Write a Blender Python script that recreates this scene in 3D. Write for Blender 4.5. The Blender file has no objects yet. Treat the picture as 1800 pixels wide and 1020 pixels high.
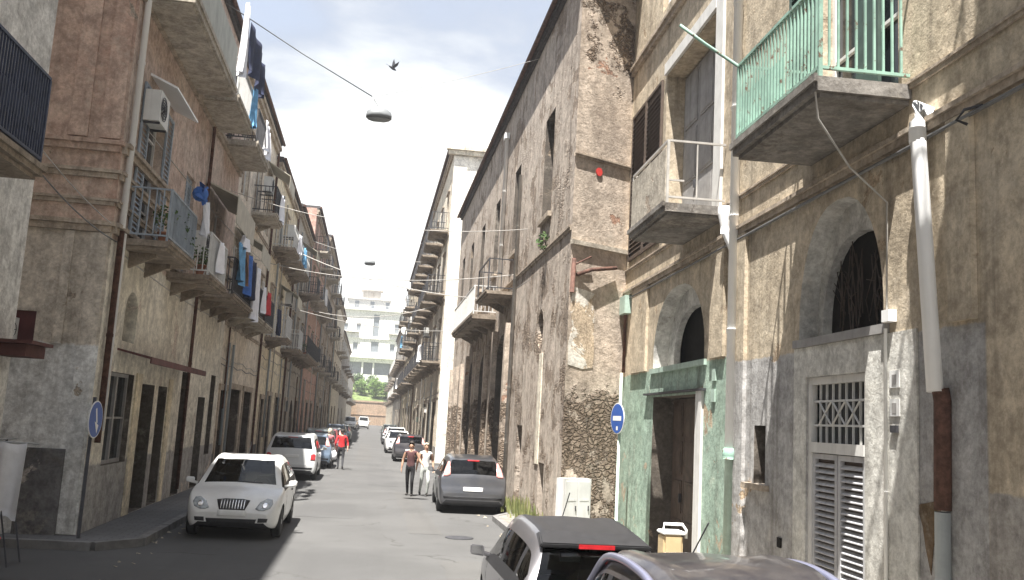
import bpy, bmesh, math, random
import numpy as np
from mathutils import Vector, Matrix
from mathutils.geometry import tessellate_polygon
from mathutils.bvhtree import BVHTree
random.seed(7)
C = bpy.context.scene.collection
SC = bpy.context.scene
UP = Vector((0, 0, 1))

# ------------------------------------------------------------------ objects
def obj(name, bm, mats, parent=None, smooth=False, base=None):
    me = bpy.data.meshes.new(name)
    off = Vector((0, 0, 0))
    if parent is not None:
        p = parent
        while p is not None:
            off += Vector(p.location); p = p.parent
    elif base is not None:
        off = Vector(base)
    if off.length > 0:
        bmesh.ops.translate(bm, verts=bm.verts, vec=-off)
    bm.to_mesh(me); bm.free()
    for m in (mats if isinstance(mats, (list, tuple)) else [mats]):
        me.materials.append(m)
    if smooth:
        me.polygons.foreach_set('use_smooth', [True] * len(me.polygons))
    o = bpy.data.objects.new(name, me); C.objects.link(o)
    if parent is not None:
        o.parent = parent
    elif base is not None:
        o.location = base
    return o

def tag(o, label=None, cat=None, group=None, kind=None):
    if label: o['label'] = label
    if cat: o['category'] = cat
    if group: o['group'] = group
    if kind: o['kind'] = kind
    return o

def empty(name, loc, label, cat, group=None):
    o = bpy.data.objects.new(name, None); C.objects.link(o)
    o.location = loc; o.empty_display_size = .2
    return tag(o, label, cat, group)

def copy_tree(o, parent=None):
    c = o.copy(); C.objects.link(c)
    if parent is not None:
        c.parent = parent
    for ch in list(o.children):
        copy_tree(ch, c)
    return c

# ------------------------------------------------------------------ mesh helpers
def quad(bm, pts, mi=0):
    f = bm.faces.new([bm.verts.new(p) for p in pts]); f.material_index = mi; return f

def hexa(bm, p, mi=0):
    """p: 8 points, 0-3 one side ring, 4-7 the opposite ring"""
    v = [bm.verts.new(q) for q in p]
    for a in ((0, 1, 2, 3), (7, 6, 5, 4), (0, 4, 5, 1), (1, 5, 6, 2), (2, 6, 7, 3), (3, 7, 4, 0)):
        f = bm.faces.new([v[i] for i in a]); f.material_index = mi

def box(bm, x0, x1, y0, y1, z0, z1, mi=0):
    hexa(bm, [(x0, y0, z0), (x1, y0, z0), (x1, y1, z0), (x0, y1, z0), (x0, y0, z1), (x1, y0, z1), (x1, y1, z1), (x0, y1, z1)], mi)

def tube(bm, pts, r, n=8, mi=0, cap=True, r1=None):
    pts = [Vector(p) for p in pts]
    rings = []
    for i, p in enumerate(pts):
        d = (pts[min(i + 1, len(pts) - 1)] - pts[max(i - 1, 0)]).normalized()
        a = d.orthogonal() if abs(d.z) > .95 else d.cross(UP)
        a.normalize(); b = d.cross(a)
        rr = r if r1 is None else r + (r1 - r) * i / max(1, len(pts) - 1)
        rings.append([bm.verts.new(p + (a * math.cos(t) + b * math.sin(t)) * rr) for t in [2 * math.pi * k / n for k in range(n)]])
    for q in range(len(rings) - 1):
        for k in range(n):
            f = bm.faces.new([rings[q][k], rings[q][(k + 1) % n], rings[q + 1][(k + 1) % n], rings[q + 1][k]])
            f.material_index = mi; f.smooth = True
    if cap:
        for rg in (rings[0], rings[-1]):
            f = bm.faces.new(rg); f.material_index = mi

def lathe(bm, prof, n=24, axis='z', c=(0, 0, 0), mi=0):
    """prof: (radius, height) list; axis z or x"""
    rings = []
    for r, h in prof:
        ring = []
        for k in range(n):
            t = 2 * math.pi * k / n
            a, b = r * math.cos(t), r * math.sin(t)
            p = (a, b, h) if axis == 'z' else (h, a, b)
            ring.append(bm.verts.new((p[0] + c[0], p[1] + c[1], p[2] + c[2])))
        rings.append(ring)
    for q in range(len(rings) - 1):
        for k in range(n):
            f = bm.faces.new([rings[q][k], rings[q][(k + 1) % n], rings[q + 1][(k + 1) % n], rings[q + 1][k]])
            f.smooth = True; f.material_index = mi
    for rg in (rings[0], rings[-1]):
        try:
            f = bm.faces.new(rg); f.material_index = mi
        except ValueError:
            pass

class Frame:
    """a facade: s along it, z up, d out towards the street"""
    def __init__(self, O, t, out):
        self.O = Vector((O[0], O[1], 0)); self.t = Vector((t[0], t[1], 0)).normalized()
        n = Vector((self.t.y, -self.t.x, 0))
        if n.dot(Vector((out[0], out[1], 0))) < 0: n = -n
        self.n = n
    def P(self, s, z, d=0):
        return self.O + self.t * s + self.n * d + UP * z
    def box(self, bm, s0, s1, z0, z1, d0, d1, mi=0):
        P = self.P
        hexa(bm, [P(s0, z0, d0), P(s1, z0, d0), P(s1, z1, d0), P(s0, z1, d0), P(s0, z0, d1), P(s1, z0, d1), P(s1, z1, d1), P(s0, z1, d1)], mi)
    def wall(self, bm, outer, holes, mi=0, rmi=None):
        """flat wall with holes [(poly, depth)], reveals run back by depth"""
        loops = [outer] + [h[0] for h in holes]
        tris = tessellate_polygon([[Vector((a, b, 0)) for a, b in L] for L in loops])
        flat = [bm.verts.new(self.P(a, b)) for L in loops for a, b in L]
        for t in tris:
            try:
                f = bm.faces.new([flat[i] for i in t]); f.material_index = mi
            except ValueError:
                pass
        k = len(outer)
        for poly, dep, *own in holes:
            n = len(poly)
            back = [bm.verts.new(self.P(a, b, -dep)) for a, b in poly]
            for i in range(n):
                j = (i + 1) % n
                f = bm.faces.new([flat[k + i], flat[k + j], back[j], back[i]])
                f.material_index = own[0] if own else (mi if rmi is None else rmi)
            k += n
    def prism(self, bm, poly, d0, d1, mi=0):
        a = [bm.verts.new(self.P(s, z, d0)) for s, z in poly]; b = [bm.verts.new(self.P(s, z, d1)) for s, z in poly]
        n = len(poly)
        for i in range(n):
            j = (i + 1) % n
            f = bm.faces.new([a[i], a[j], b[j], b[i]]); f.material_index = mi
        for r in (a, b):
            f = bm.faces.new(r); f.material_index = mi

def rect(s0, s1, z0, z1):
    return [(s0, z0), (s1, z0), (s1, z1), (s0, z1)]

def arch(s0, s1, z0, zs, za, pointed=False, n=8):
    """opening with an arched head"""
    pts = [(s0, z0), (s1, z0)]
    c = (s0 + s1) / 2; h = (s1 - s0) / 2
    if not pointed:
        for i in range(2 * n + 1):
            t = math.pi * i / (2 * n)
            pts.append((c + h * math.cos(t), zs + (za - zs) * math.sin(t)))
    else:
        right = [(c + h * math.cos(math.pi / 2 * i / n) ** .82, zs + (za - zs) * math.sin(math.pi / 2 * i / n) ** 1.12) for i in range(n + 1)]
        pts += right + [(2 * c - a, b) for a, b in right[-2::-1]]
    return pts

# ------------------------------------------------------------------ materials
class NT:
    def __init__(self, name):
        self.m = bpy.data.materials.new(name); self.m.use_nodes = True
        self.t = self.m.node_tree; self.n = self.t.nodes
        self.b = self.n['Principled BSDF']
        self._pos = None
    def L(self, a, b): self.t.links.new(a, b)
    def pos(self):
        if self._pos is None:
            self._pos = self.n.new('ShaderNodeNewGeometry').outputs['Position']
        return self._pos
    def objpos(self):
        return self.n.new('ShaderNodeTexCoord').outputs['Object']
    def scale(self, v, s):
        m = self.n.new('ShaderNodeVectorMath'); m.operation = 'MULTIPLY'
        self.L(v, m.inputs[0]); m.inputs[1].default_value = s; return m.outputs[0]
    def noise(self, scale, detail=5, rough=.6, v=None, dist=0):
        t = self.n.new('ShaderNodeTexNoise'); self.L(v if v is not None else self.pos(), t.inputs['Vector'])
        t.inputs['Scale'].default_value = scale; t.inputs['Detail'].default_value = detail
        t.inputs['Roughness'].default_value = rough; t.inputs['Distortion'].default_value = dist
        return t.outputs['Fac']
    def step(self, f, a, b, lo=0., hi=1.):
        r = self.n.new('ShaderNodeMapRange'); r.interpolation_type = 'SMOOTHSTEP'
        self.put(f, r.inputs['Value'])
        r.inputs['From Min'].default_value = a; r.inputs['From Max'].default_value = b
        r.inputs['To Min'].default_value = lo; r.inputs['To Max'].default_value = hi
        return r.outputs[0]
    def put(self, x, s):
        if hasattr(x, 'is_output'): self.L(x, s)
        else:
            s.default_value = x
    def math(self, op, a, b=0.):
        m = self.n.new('ShaderNodeMath'); m.operation = op
        self.put(a, m.inputs[0]); self.put(b, m.inputs[1]); return m.outputs[0]
    def mix(self, f, a, b, blend='MIX'):
        m = self.n.new('ShaderNodeMix'); m.data_type = 'RGBA'; m.blend_type = blend
        self.put(f, m.inputs[0])
        for x, s in ((a, m.inputs[6]), (b, m.inputs[7])):
            if hasattr(x, 'is_output'): self.L(x, s)
            else: s.default_value = (*x, 1)
        return m.outputs[2]
    def xyz(self, v=None):
        s = self.n.new('ShaderNodeSeparateXYZ'); self.L(v if v is not None else self.pos(), s.inputs[0]); return s.outputs
    def bump(self, h, strength=.4, dist=.02):
        b = self.n.new('ShaderNodeBump'); self.put(h, b.inputs['Height'])
        b.inputs['Strength'].default_value = strength; b.inputs['Distance'].default_value = dist
        self.L(b.outputs[0], self.b.inputs['Normal'])
    def color(self, c):
        if hasattr(c, 'is_output'): self.L(c, self.b.inputs['Base Color'])
        else: self.b.inputs['Base Color'].default_value = (*c, 1)
    def done(self, rough=.9, spec=.3, metal=0):
        self.b.inputs['Roughness'].default_value = rough
        self.b.inputs['Specular IOR Level'].default_value = spec
        self.b.inputs['Metallic'].default_value = metal
        return self.m

def stucco(name, base, alt, patch=(.2, .16, .12), patch_t=.6, streak=.5, scale=.45, bump=.5, masks=(), rubble=None, spots=.0):
    t = NT(name)
    z = t.xyz()[2]
    big = t.noise(scale, 8, .62)
    col = t.mix(t.step(big, .34, .66), base, alt)
    med = t.noise(2.3, 8, .7)
    col = t.mix(t.step(med, .35, .75, 0, .55), col, tuple(min(1, c * 1.18) for c in alt))
    for mcol, fn in masks:
        f = fn(t)
        vary = t.mix(t.step(med, .3, .7), mcol, tuple(c * .8 for c in mcol))
        col = t.mix(f, col, vary)
    # lost plaster with hard edges
    pn = t.noise(.75, 9, .68, dist=.4)
    pm = t.step(pn, patch_t, patch_t + .025)
    fine = t.noise(26, 4, .7)
    pcol = t.mix(t.step(fine, .3, .7), patch, tuple(c * 1.7 for c in patch))
    col = t.mix(pm, col, pcol)
    h = t.math('SUBTRACT', t.math('MULTIPLY', fine, .35), t.math('MULTIPLY', pm, .7))
    h = t.math('ADD', h, t.math('MULTIPLY', t.noise(7, 6, .7), .8))
    if rubble is not None:
        rf = t.math('MULTIPLY', rubble(t), t.step(t.noise(1.5, 8, .7), .40, .45))
        vo = t.n.new('ShaderNodeTexVoronoi'); rv = t.n.new('ShaderNodeTexNoise'); rv.inputs['Scale'].default_value = 2.6; rv.inputs['Detail'].default_value = 5; t.L(t.pos(), rv.inputs['Vector'])
        ra = t.n.new('ShaderNodeVectorMath'); ra.operation = 'MULTIPLY_ADD'; t.L(rv.outputs['Color'], ra.inputs[0]); ra.inputs[1].default_value = (.45, .45, .3); t.L(t.pos(), ra.inputs[2])
        rvec = t.scale(ra.outputs[0], (6.5, 6.5, 11)); t.L(rvec, vo.inputs['Vector']); vo.inputs['Scale'].default_value = 1
        ve = t.n.new('ShaderNodeTexVoronoi'); ve.feature = 'DISTANCE_TO_EDGE'; t.L(rvec, ve.inputs['Vector']); ve.inputs['Scale'].default_value = 1
        stone = t.mix(t.xyz(vo.outputs['Color'])[0], (.20, .155, .115), (.40, .325, .26))
        stone = t.mix(t.step(med, .35, .7, 0, .6), stone, (.2, .16, .13))
        joint = t.step(ve.outputs['Distance'], .02, .22)
        stone = t.mix(joint, (.17, .132, .10), stone)
        col = t.mix(rf, col, stone)
        h = t.math('ADD', h, t.math('MULTIPLY', t.math('MULTIPLY', joint, rf), 4.0))
    mot = t.noise(3.1, 11, .78, dist=.25)
    col = t.mix(1.0, col, t.mix(t.step(mot, .33, .66), (.74, .725, .71), (1.36, 1.34, 1.31)), 'MULTIPLY')
    tiny = t.noise(13, 8, .8)
    col = t.mix(1.0, col, t.mix(t.step(tiny, .36, .62), (.80, .79, .78), (1.1, 1.1, 1.1)), 'MULTIPLY')
    # rain streaks
    st = t.noise(1., 7, .65, v=t.scale(t.pos(), (3.2, 3.2, .16)))
    st2 = t.noise(1., 5, .6, v=t.scale(t.pos(), (11, 11, .5)))
    sf = t.math('MULTIPLY', t.step(st, .45, .72), t.step(st2, .3, .7, .35, 1))
    col = t.mix(t.math('MULTIPLY', sf, streak), col, (.085, .07, .055))
    grime = t.math('ADD', t.noise(4.2, 9, .75), t.step(t.noise(.55, 5, .6), .35, .68, -.14, .10))
    col = t.mix(t.step(grime, .52, .8, 0, .45), col, (.15, .125, .10))
    col = t.mix(t.step(grime, .2, .42, .28, 0), col, (.62, .56, .47))
    t.color(col); t.bump(h, bump, .03)
    return t.done(.93, .15)

def simple(name, c, rough=.6, metal=0, var=.2, scale=3., bump=0., spec=.4, obj=False, streak=0.):
    t = NT(name)
    v = t.objpos() if obj else t.pos()
    n = t.noise(scale, 6, .65, v=v)
    col = t.mix(t.step(n, .3, .7), tuple(x * (1 - var) for x in c), tuple(min(1, x * (1 + var)) for x in c))
    if streak:
        st = t.noise(1., 6, .65, v=t.scale(v, (7, 7, .3)))
        col = t.mix(t.step(st, .48, .75, 0, streak), col, (.07, .055, .045))
    t.color(col)
    if bump: t.bump(t.noise(scale * 6, 5, .7, v=v), bump, .01)
    return t.done(rough, spec, metal)

M = {}
def zlt(h, soft=.03, wob=.25):
    def f(t):
        n = t.math('MULTIPLY', t.math('SUBTRACT', t.noise(3.2, 5, .7), .5), wob)
        return t.step(t.math('ADD', t.xyz()[2], n), h + soft, h - soft)
    return f
def zband(y0, y1, h, hole=.6):
    """paint coat between y0 and y1 up to height h, flaked off in places low down"""
    def f(t):
        o = t.xyz()
        a = t.math('MULTIPLY', t.step(o[1], y0 - .02, y0 + .02), t.step(o[1], y1 + .02, y1 - .02))
        n = t.math('MULTIPLY', t.math('SUBTRACT', t.noise(3.2, 5, .7), .5), .12)
        a = t.math('MULTIPLY', a, t.step(t.math('ADD', o[2], n), h + .015, h - .015))
        fl = t.step(t.noise(1.6, 9, .7, dist=.5), hole, hole + .02)
        low = t.step(t.math('ADD', o[2], t.math('MULTIPLY', t.noise(2.1, 3), .8)), 2.5, 2.2)
        return t.math('MULTIPLY', a, t.math('SUBTRACT', 1., t.math('MULTIPLY', fl, low)))
    return f

M['tan'] = stucco('weathered tan plaster', (.52, .455, .355), (.42, .36, .275), (.27, .215, .155), .61, .6, .8,
                  masks=[((.43, .43, .43), zband(6.95, 13.0, 3.52, .66)), ((.40, .385, .365), zband(-9, 6.95, 2.1, .7)),
                         ((.33, .44, .37), zband(13.05, 22, 3.62, .60))])
M['brown'] = stucco('brown old plaster', (.47, .415, .36), (.37, .32, .275), (.19, .155, .125), .55, .6, .4, bump=.7,
                    rubble=lambda t: t.math('MULTIPLY', t.step(t.noise(.8, 8, .72), .52, .60), t.step(t.xyz()[2], 13.2, 2.5)))
M['crumble'] = stucco('crumbling plaster', (.50, .435, .37), (.40, .34, .285), (.24, .15, .11), .63, .4, .6, bump=.9,
                      rubble=lambda t: t.math('MAXIMUM', t.step(t.math('ADD', t.xyz()[2], t.math('MULTIPLY', t.noise(1.1, 6, .7), 2.2)), 4.3, 4.1),
                                              t.math('MULTIPLY', t.step(t.noise(.8, 7, .7), .5, .54), t.step(t.xyz()[2], 9.9, 10.4))))
M['redwall'] = stucco('faded red plaster', (.42, .285, .225), (.48, .375, .31), (.22, .19, .155), .62, .45, .5,
                      masks=[((.56, .51, .44), zlt(5.5)), ((.66, .67, .665), zlt(3.4))])
M['redfront'] = stucco('faded red brown plaster', (.46, .35, .295), (.50, .42, .36), (.42, .37, .32), .62, .35, .5, masks=[((.72, .685, .59), zlt(5.35)), ((.40, .39, .375), zlt(1.3))])
M['white_l'] = stucco('grey white plaster', (.66, .66, .64), (.58, .575, .55), (.28, .25, .21), .68, .35, .4, masks=[((.42, .34, .25), zlt(1.2, wob=.6))])
M['beige'] = stucco('beige plaster', (.68, .62, .53), (.58, .525, .44), (.3, .25, .2), .63, .35, .5)
M['ochre'] = stucco('ochre plaster', (.68, .615, .475), (.58, .52, .40), (.32, .26, .19), .64, .35, .5)
M['grey'] = stucco('grey plaster', (.45, .43, .40), (.38, .36, .33), (.2, .17, .14), .62, .5, .5)
M['pink'] = stucco('pink plaster', (.52, .33, .28), (.46, .31, .26), (.26, .21, .17), .63, .45, .5)
M['cream'] = stucco('cream plaster', (.68, .64, .54), (.60, .55, .46), (.30, .26, .2), .64, .5, .5)
M['white'] = stucco('white painted plaster', (.80, .78, .72), (.74, .72, .66), (.5, .46, .4), .72, .15, .4)
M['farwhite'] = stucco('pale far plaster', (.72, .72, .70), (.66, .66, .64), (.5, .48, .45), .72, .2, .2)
M['stone'] = stucco('dark lava stone', (.16, .157, .16), (.10, .098, .10), (.24, .22, .2), .6, .3, 1.5, bump=.8)
M['terrace'] = stucco('ochre retaining wall', (.40, .30, .22), (.34, .25, .18), (.25, .19, .14), .6, .5, .2)
M['reveal'] = stucco('dark opening reveal', (.12, .105, .09), (.09, .08, .07), (.16, .13, .1), .6, .4, 1.2)  # reveals coloured darker than their walls so openings read dark
M['greyreveal'] = stucco('grey plaster reveal', (.52, .52, .50), (.44, .44, .425), (.2, .17, .14), .64, .4, .8)
M['moulding'] = stucco('stone moulding', (.42, .36, .295), (.34, .29, .235), (.18, .14, .1), .66, .6, .8)
M['slab'] = stucco('balcony stone', (.29, .25, .205), (.22, .185, .15), (.12, .1, .08), .62, .5, .9)
M['slabgrey'] = stucco('grey stained concrete', (.24, .23, .215), (.17, .16, .15), (.12, .11, .1), .6, .6, .9)
M['slabpale'] = stucco('pale balcony concrete', (.42, .385, .33), (.36, .33, .28), (.25, .21, .17), .68, .4, .7)
M['roof'] = simple('dark roof tiles', (.075, .068, .068), .85, var=.35, scale=6, bump=.5)
M['pane'] = simple('window pane', (.018, .022, .026), .12, var=.3, spec=.5)
M['hazepane'] = simple('haze lifted window', (.22, .24, .26), .3, var=.2)  # haze and sky reflection are put into this pane colour
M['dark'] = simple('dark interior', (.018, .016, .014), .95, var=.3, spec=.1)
M['wood'] = simple('dark brown wood', (.085, .06, .045), .7, var=.3, scale=5, bump=.3, streak=.4)
M['greywood'] = simple('grey painted wood', (.30, .29, .28), .7, var=.15, scale=4, streak=.35)
M['redwood'] = simple('red brown wood', (.16, .075, .055), .6, var=.25, scale=4, streak=.3)
M['ochrewood'] = simple('ochre wood', (.26, .19, .115), .65, var=.25, scale=4, streak=.5)
M['whitewood'] = simple('white painted wood', (.66, .65, .62), .6, var=.08, scale=4, streak=.25)
M['greenwood'] = simple('dark green wood', (.05, .085, .07), .6, var=.25, scale=4, streak=.3)
M['bluegrey'] = simple('blue grey shutter', (.30, .345, .39), .6, var=.15, scale=4, streak=.3)
M['greenpaint'] = simple('green paint', (.22, .40, .31), .5, var=.25, scale=9, streak=.2)
def rusty(name, c):
    t = NT(name); n = t.noise(7, 8, .75); q = t.noise(1.6, 6, .7)
    col = t.mix(t.step(q, .35, .65), tuple(x * .8 for x in c), tuple(min(1, x * 1.25) for x in c))
    col = t.mix(t.step(n, .56, .62), col, (.13, .075, .05)); t.color(col); t.bump(n, .4, .004)
    return t.done(.6, .3)
M['greenpaint'] = rusty('rusting green paint', (.25, .39, .32))
M['palegreen'] = simple('pale green paint', (.37, .48, .41), .55, var=.15, scale=6, streak=.3)
M['whitepvc'] = simple('white pipe', (.84, .84, .83), .4, var=.03, scale=2, streak=.06)
M['greypvc'] = simple('grey pipe', (.33, .37, .40), .5, var=.1, scale=3, streak=.2)
M['rust'] = simple('rusty iron', (.115, .06, .045), .85, var=.45, scale=9, bump=.6, metal=.2)
M['iron'] = simple('dark iron', (.045, .045, .05), .6, var=.3, scale=8)
M['navyiron'] = simple('dark blue iron', (.035, .045, .08), .55, var=.3, scale=8)
M['whiteiron'] = simple('white railing', (.60, .60, .58), .5, var=.1, scale=8, streak=.3)
M['steel'] = simple('grey steel', (.42, .43, .44), .4, var=.1, metal=.6)
M['lampgrey'] = simple('lamp housing', (.20, .21, .215), .45, var=.1)
M['lampglass'] = simple('lamp bowl', (.25, .26, .26), .25, var=.05)
M['cable'] = simple('grey cable', (.16, .16, .16), .7, var=.2)
M['palecable'] = simple('pale cable', (.42, .40, .37), .7, var=.2)
M['cabinet'] = simple('white metal cabinet', (.62, .62, .60), .5, var=.08, streak=.35)
M['signblue'] = simple('blue sign', (.035, .10, .36), .4, var=.1)
M['signwhite'] = simple('white sign paint', (.78, .78, .76), .4, var=.04)
M['signback'] = simple('sign pole paint', (.42, .52, .45), .5, var=.15, scale=12, streak=.35)
M['awning'] = simple('red brown awning', (.10, .04, .035), .8, var=.3)
M['canvas'] = simple('beige awning canvas', (.48, .45, .37), .85, var=.12)
M['greenish'] = simple('pale green grey panel', (.40, .41, .36), .7, var=.12, scale=2, streak=.3)
M['mesh'] = simple('green mesh screen', (.24, .42, .34), .7, var=.25, scale=7)
M['blue'] = simple('blue cloth', (.05, .14, .42), .9, var=.2, scale=6)
M['cyan'] = simple('light blue cloth', (.13, .32, .52), .9, var=.2, scale=6)
M['navy'] = simple('navy cloth', (.015, .02, .05), .9, var=.3, scale=6)
M['whitecloth'] = simple('white cloth', (.78, .78, .80), .9, var=.06, scale=6)
M['redcloth'] = simple('red cloth', (.5, .04, .045), .9, var=.2, scale=6)
M['browncloth'] = simple('brown cloth', (.23, .13, .08), .9, var=.2, scale=6)
M['yellow'] = simple('yellow plastic', (.55, .42, .24), .5, var=.12)
M['ac'] = simple('air conditioner white', (.62, .62, .59), .5, var=.06, streak=.25)
M['terracotta'] = simple('terracotta', (.33, .14, .08), .85, var=.2)
M['redmark'] = simple('red plaque', (.62, .06, .05), .5, var=.1)

def leafmat(name, a, b):
    t = NT(name)
    n = t.noise(2.2, 4, .6)
    col = t.mix(t.step(n, .35, .65), a, b)
    r = t.n.new('ShaderNodeObjectInfo')
    t.color(col)
    return t.done(.75, .25)
M['leaf'] = leafmat('green leaves', (.035, .07, .02), (.10, .155, .045))
M['leaf2'] = leafmat('bright leaves', (.08, .15, .03), (.17, .25, .07))
M['weed'] = leafmat('weeds', (.12, .15, .05), (.24, .24, .10))
M['bark'] = simple('bark', (.10, .075, .055), .9, var=.3, scale=8, bump=.6)

# ------------------------------------------------------------------ camera, sky, sun
F_, VPX, VPY, TAN, HC = 1600., 650., 730., .055, 2.45
fw = Vector((VPX - 900, 510 - VPY, -F_)).normalized()
up = Vector((TAN, 1, (fw.x * TAN + fw.y) / (-fw.z))).normalized()
ri = fw.cross(up)
cam = bpy.data.cameras.new('camera'); cam.lens = 36 * F_ / 1800; cam.sensor_width = 36; cam.clip_end = 3000; cam.clip_start = .05
co = bpy.data.objects.new('camera', cam); C.objects.link(co)
co.matrix_world = Matrix.Translation((0, 0, HC)) @ Matrix((ri, fw, up)).to_4x4()
SC.camera = co
SC.view_settings.view_transform = 'Standard'; SC.view_settings.look = 'None'; SC.view_settings.exposure = 1.8

SUN = Vector((.182, .33, -1)).normalized()
sd = bpy.data.lights.new('sun', 'SUN'); sd.energy = 4.8; sd.angle = math.radians(.5); sd.color = (1, .965, .91)
so = bpy.data.objects.new('sun', sd); C.objects.link(so); so.rotation_euler = SUN.to_track_quat('-Z', 'Y').to_euler(); so.location = (-20, -40, 90)
w = bpy.data.worlds.new('World'); SC.world = w; w.use_nodes = True
nt = w.node_tree; bg = nt.nodes['Background']
sky = nt.nodes.new('ShaderNodeTexSky'); sky.sky_type = 'NISHITA'; sky.sun_disc = False
sky.sun_elevation = math.asin(-SUN.z); sky.sun_rotation = math.atan2(-SUN.x, -SUN.y)
sky.air_density = 1.0; sky.dust_density = 2.0; sky.ozone_density = 1.0
tc = nt.nodes.new('ShaderNodeTexCoord')
sep = nt.nodes.new('ShaderNodeSeparateXYZ'); nt.links.new(tc.outputs['Generated'], sep.inputs[0])
mp = nt.nodes.new('ShaderNodeVectorMath'); mp.operation = 'MULTIPLY'; mp.inputs[1].default_value = (1, 1, 2.2); nt.links.new(tc.outputs['Generated'], mp.inputs[0])
nz = nt.nodes.new('ShaderNodeTexNoise'); nz.inputs['Scale'].default_value = 2.6; nz.inputs['Detail'].default_value = 8; nz.inputs['Roughness'].default_value = .55; nz.inputs['Distortion'].default_value = .3
nt.links.new(mp.outputs[0], nz.inputs['Vector'])
def mr(a, b, lo, hi, src):
    r = nt.nodes.new('ShaderNodeMapRange'); r.interpolation_type = 'SMOOTHSTEP'
    for k, v in (('From Min', a), ('From Max', b), ('To Min', lo), ('To Max', hi)): r.inputs[k].default_value = v
    nt.links.new(src, r.inputs['Value']); return r.outputs[0]
def mt(op, a, b):
    m = nt.nodes.new('ShaderNodeMath'); m.operation = op
    for x, s in ((a, m.inputs[0]), (b, m.inputs[1])):
        if hasattr(x, 'is_output'): nt.links.new(x, s)
        else: s.default_value = x
    return m.outputs[0]
cover = mt('ADD', nz.outputs['Fac'], mr(.12, .44, .34, -.04, sep.outputs[2]))
cl = mr(.38, .60, .88, 1., cover)
mxs = nt.nodes.new('ShaderNodeMix'); mxs.data_type = 'RGBA'
nt.links.new(cl, mxs.inputs[0]); nt.links.new(sky.outputs[0], mxs.inputs[6])
shade = nt.nodes.new('ShaderNodeMix'); shade.data_type = 'RGBA'
nt.links.new(mr(.48, .74, 0, 1, cover), shade.inputs[0])
shade.inputs[6].default_value = (1.14, 1.26, 1.48, 1); shade.inputs[7].default_value = (2.8, 2.85, 2.8, 1)
nt.links.new(shade.outputs[2], mxs.inputs[7])
nt.links.new(mxs.outputs[2], bg.inputs[0]); bg.inputs[1].default_value = .15

# ------------------------------------------------------------------ ground
def asphalt(name, c, lines=True, pave=False):
    t = NT(name)
    a = t.noise(.35, 8, .6); b = t.noise(60, 3, .7); c2 = t.noise(1.7, 9, .7)
    col = t.mix(t.step(a, .35, .65), tuple(x * .86 for x in c), tuple(x * 1.1 for x in c))
    col = t.mix(t.step(c2, .55, .75, 0, .45), col, tuple(x * .6 for x in c))
    lane = t.noise(1., 4, .6, v=t.scale(t.pos(), (1.5, .06, 1)))
    col = t.mix(t.step(lane, .5, .7, 0, .35), col, tuple(x * .72 for x in c))
    col = t.mix(t.step(b, .35, .75, 0, .4), col, tuple(min(1, x * 1.5) for x in c))
    ve = t.n.new('ShaderNodeTexVoronoi'); ve.feature = 'DISTANCE_TO_EDGE'
    wv = t.n.new('ShaderNodeVectorMath'); wv.operation = 'ADD'
    nn = t.n.new('ShaderNodeTexNoise'); nn.inputs['Scale'].default_value = 1.4; nn.inputs['Detail'].default_value = 6; t.L(t.pos(), nn.inputs['Vector'])
    t.L(t.pos(), wv.inputs[0]); t.L(nn.outputs['Color'], wv.inputs[1]); t.L(wv.outputs[0], ve.inputs['Vector'])
    if pave:
        br = t.n.new('ShaderNodeTexBrick'); t.L(t.pos(), br.inputs['Vector']); br.inputs['Scale'].default_value = 1.6
        br.inputs['Mortar Size'].default_value = .012
        br.inputs['Color1'].default_value = (1, 1, 1, 1); br.inputs['Color2'].default_value = (.8, .8, .8, 1); br.inputs['Mortar'].default_value = (.4, .4, .4, 1)
        col = t.mix(.85, col, br.outputs['Color'], 'MULTIPLY')
    else:
        ve.inputs['Scale'].default_value = .28
        crack = t.math('MULTIPLY', t.step(ve.outputs['Distance'], .012, .003), t.step(t.noise(.5, 3), .5, .6))
        col = t.mix(t.math('MULTIPLY', crack, .7), col, (.05, .048, .045))
    t.color(col); t.bump(t.math('ADD', b, t.math('MULTIPLY', c2, .6)), .35, .008)
    return t.done(.88, .25)
M['asphalt'] = asphalt('worn grey asphalt', (.088, .087, .0855))
M['ground'] = asphalt('dusty ground', (.11, .106, .10))
M['pave'] = asphalt('lava stone pavement', (.15, .15, .152), pave=True)
M['pave2'] = asphalt('worn pavement', (.24, .22, .19), pave=True)
M['kerb'] = simple('kerb stone', (.17, .165, .16), .85, var=.25, scale=3, bump=.4)
bm = bmesh.new(); quad(bm, [(-900, -200, -.03), (900, -200, -.03), (900, 1600, -.03), (-900, 1600, -.03)])
tag(obj('ground', bm, M['ground']), kind='structure')
bm = bmesh.new(); quad(bm, [(-3.7, -12, 0), (5.4, -12, 0), (5.4, 232, 0), (-3.7, 232, 0)]); quad(bm, [(-14, -12, 0), (-3.7, -12, 0), (-3.7, 17.4, 0), (-14, 17.4, 0)])
tag(obj('road', bm, M['asphalt']), kind='structure')
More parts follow.
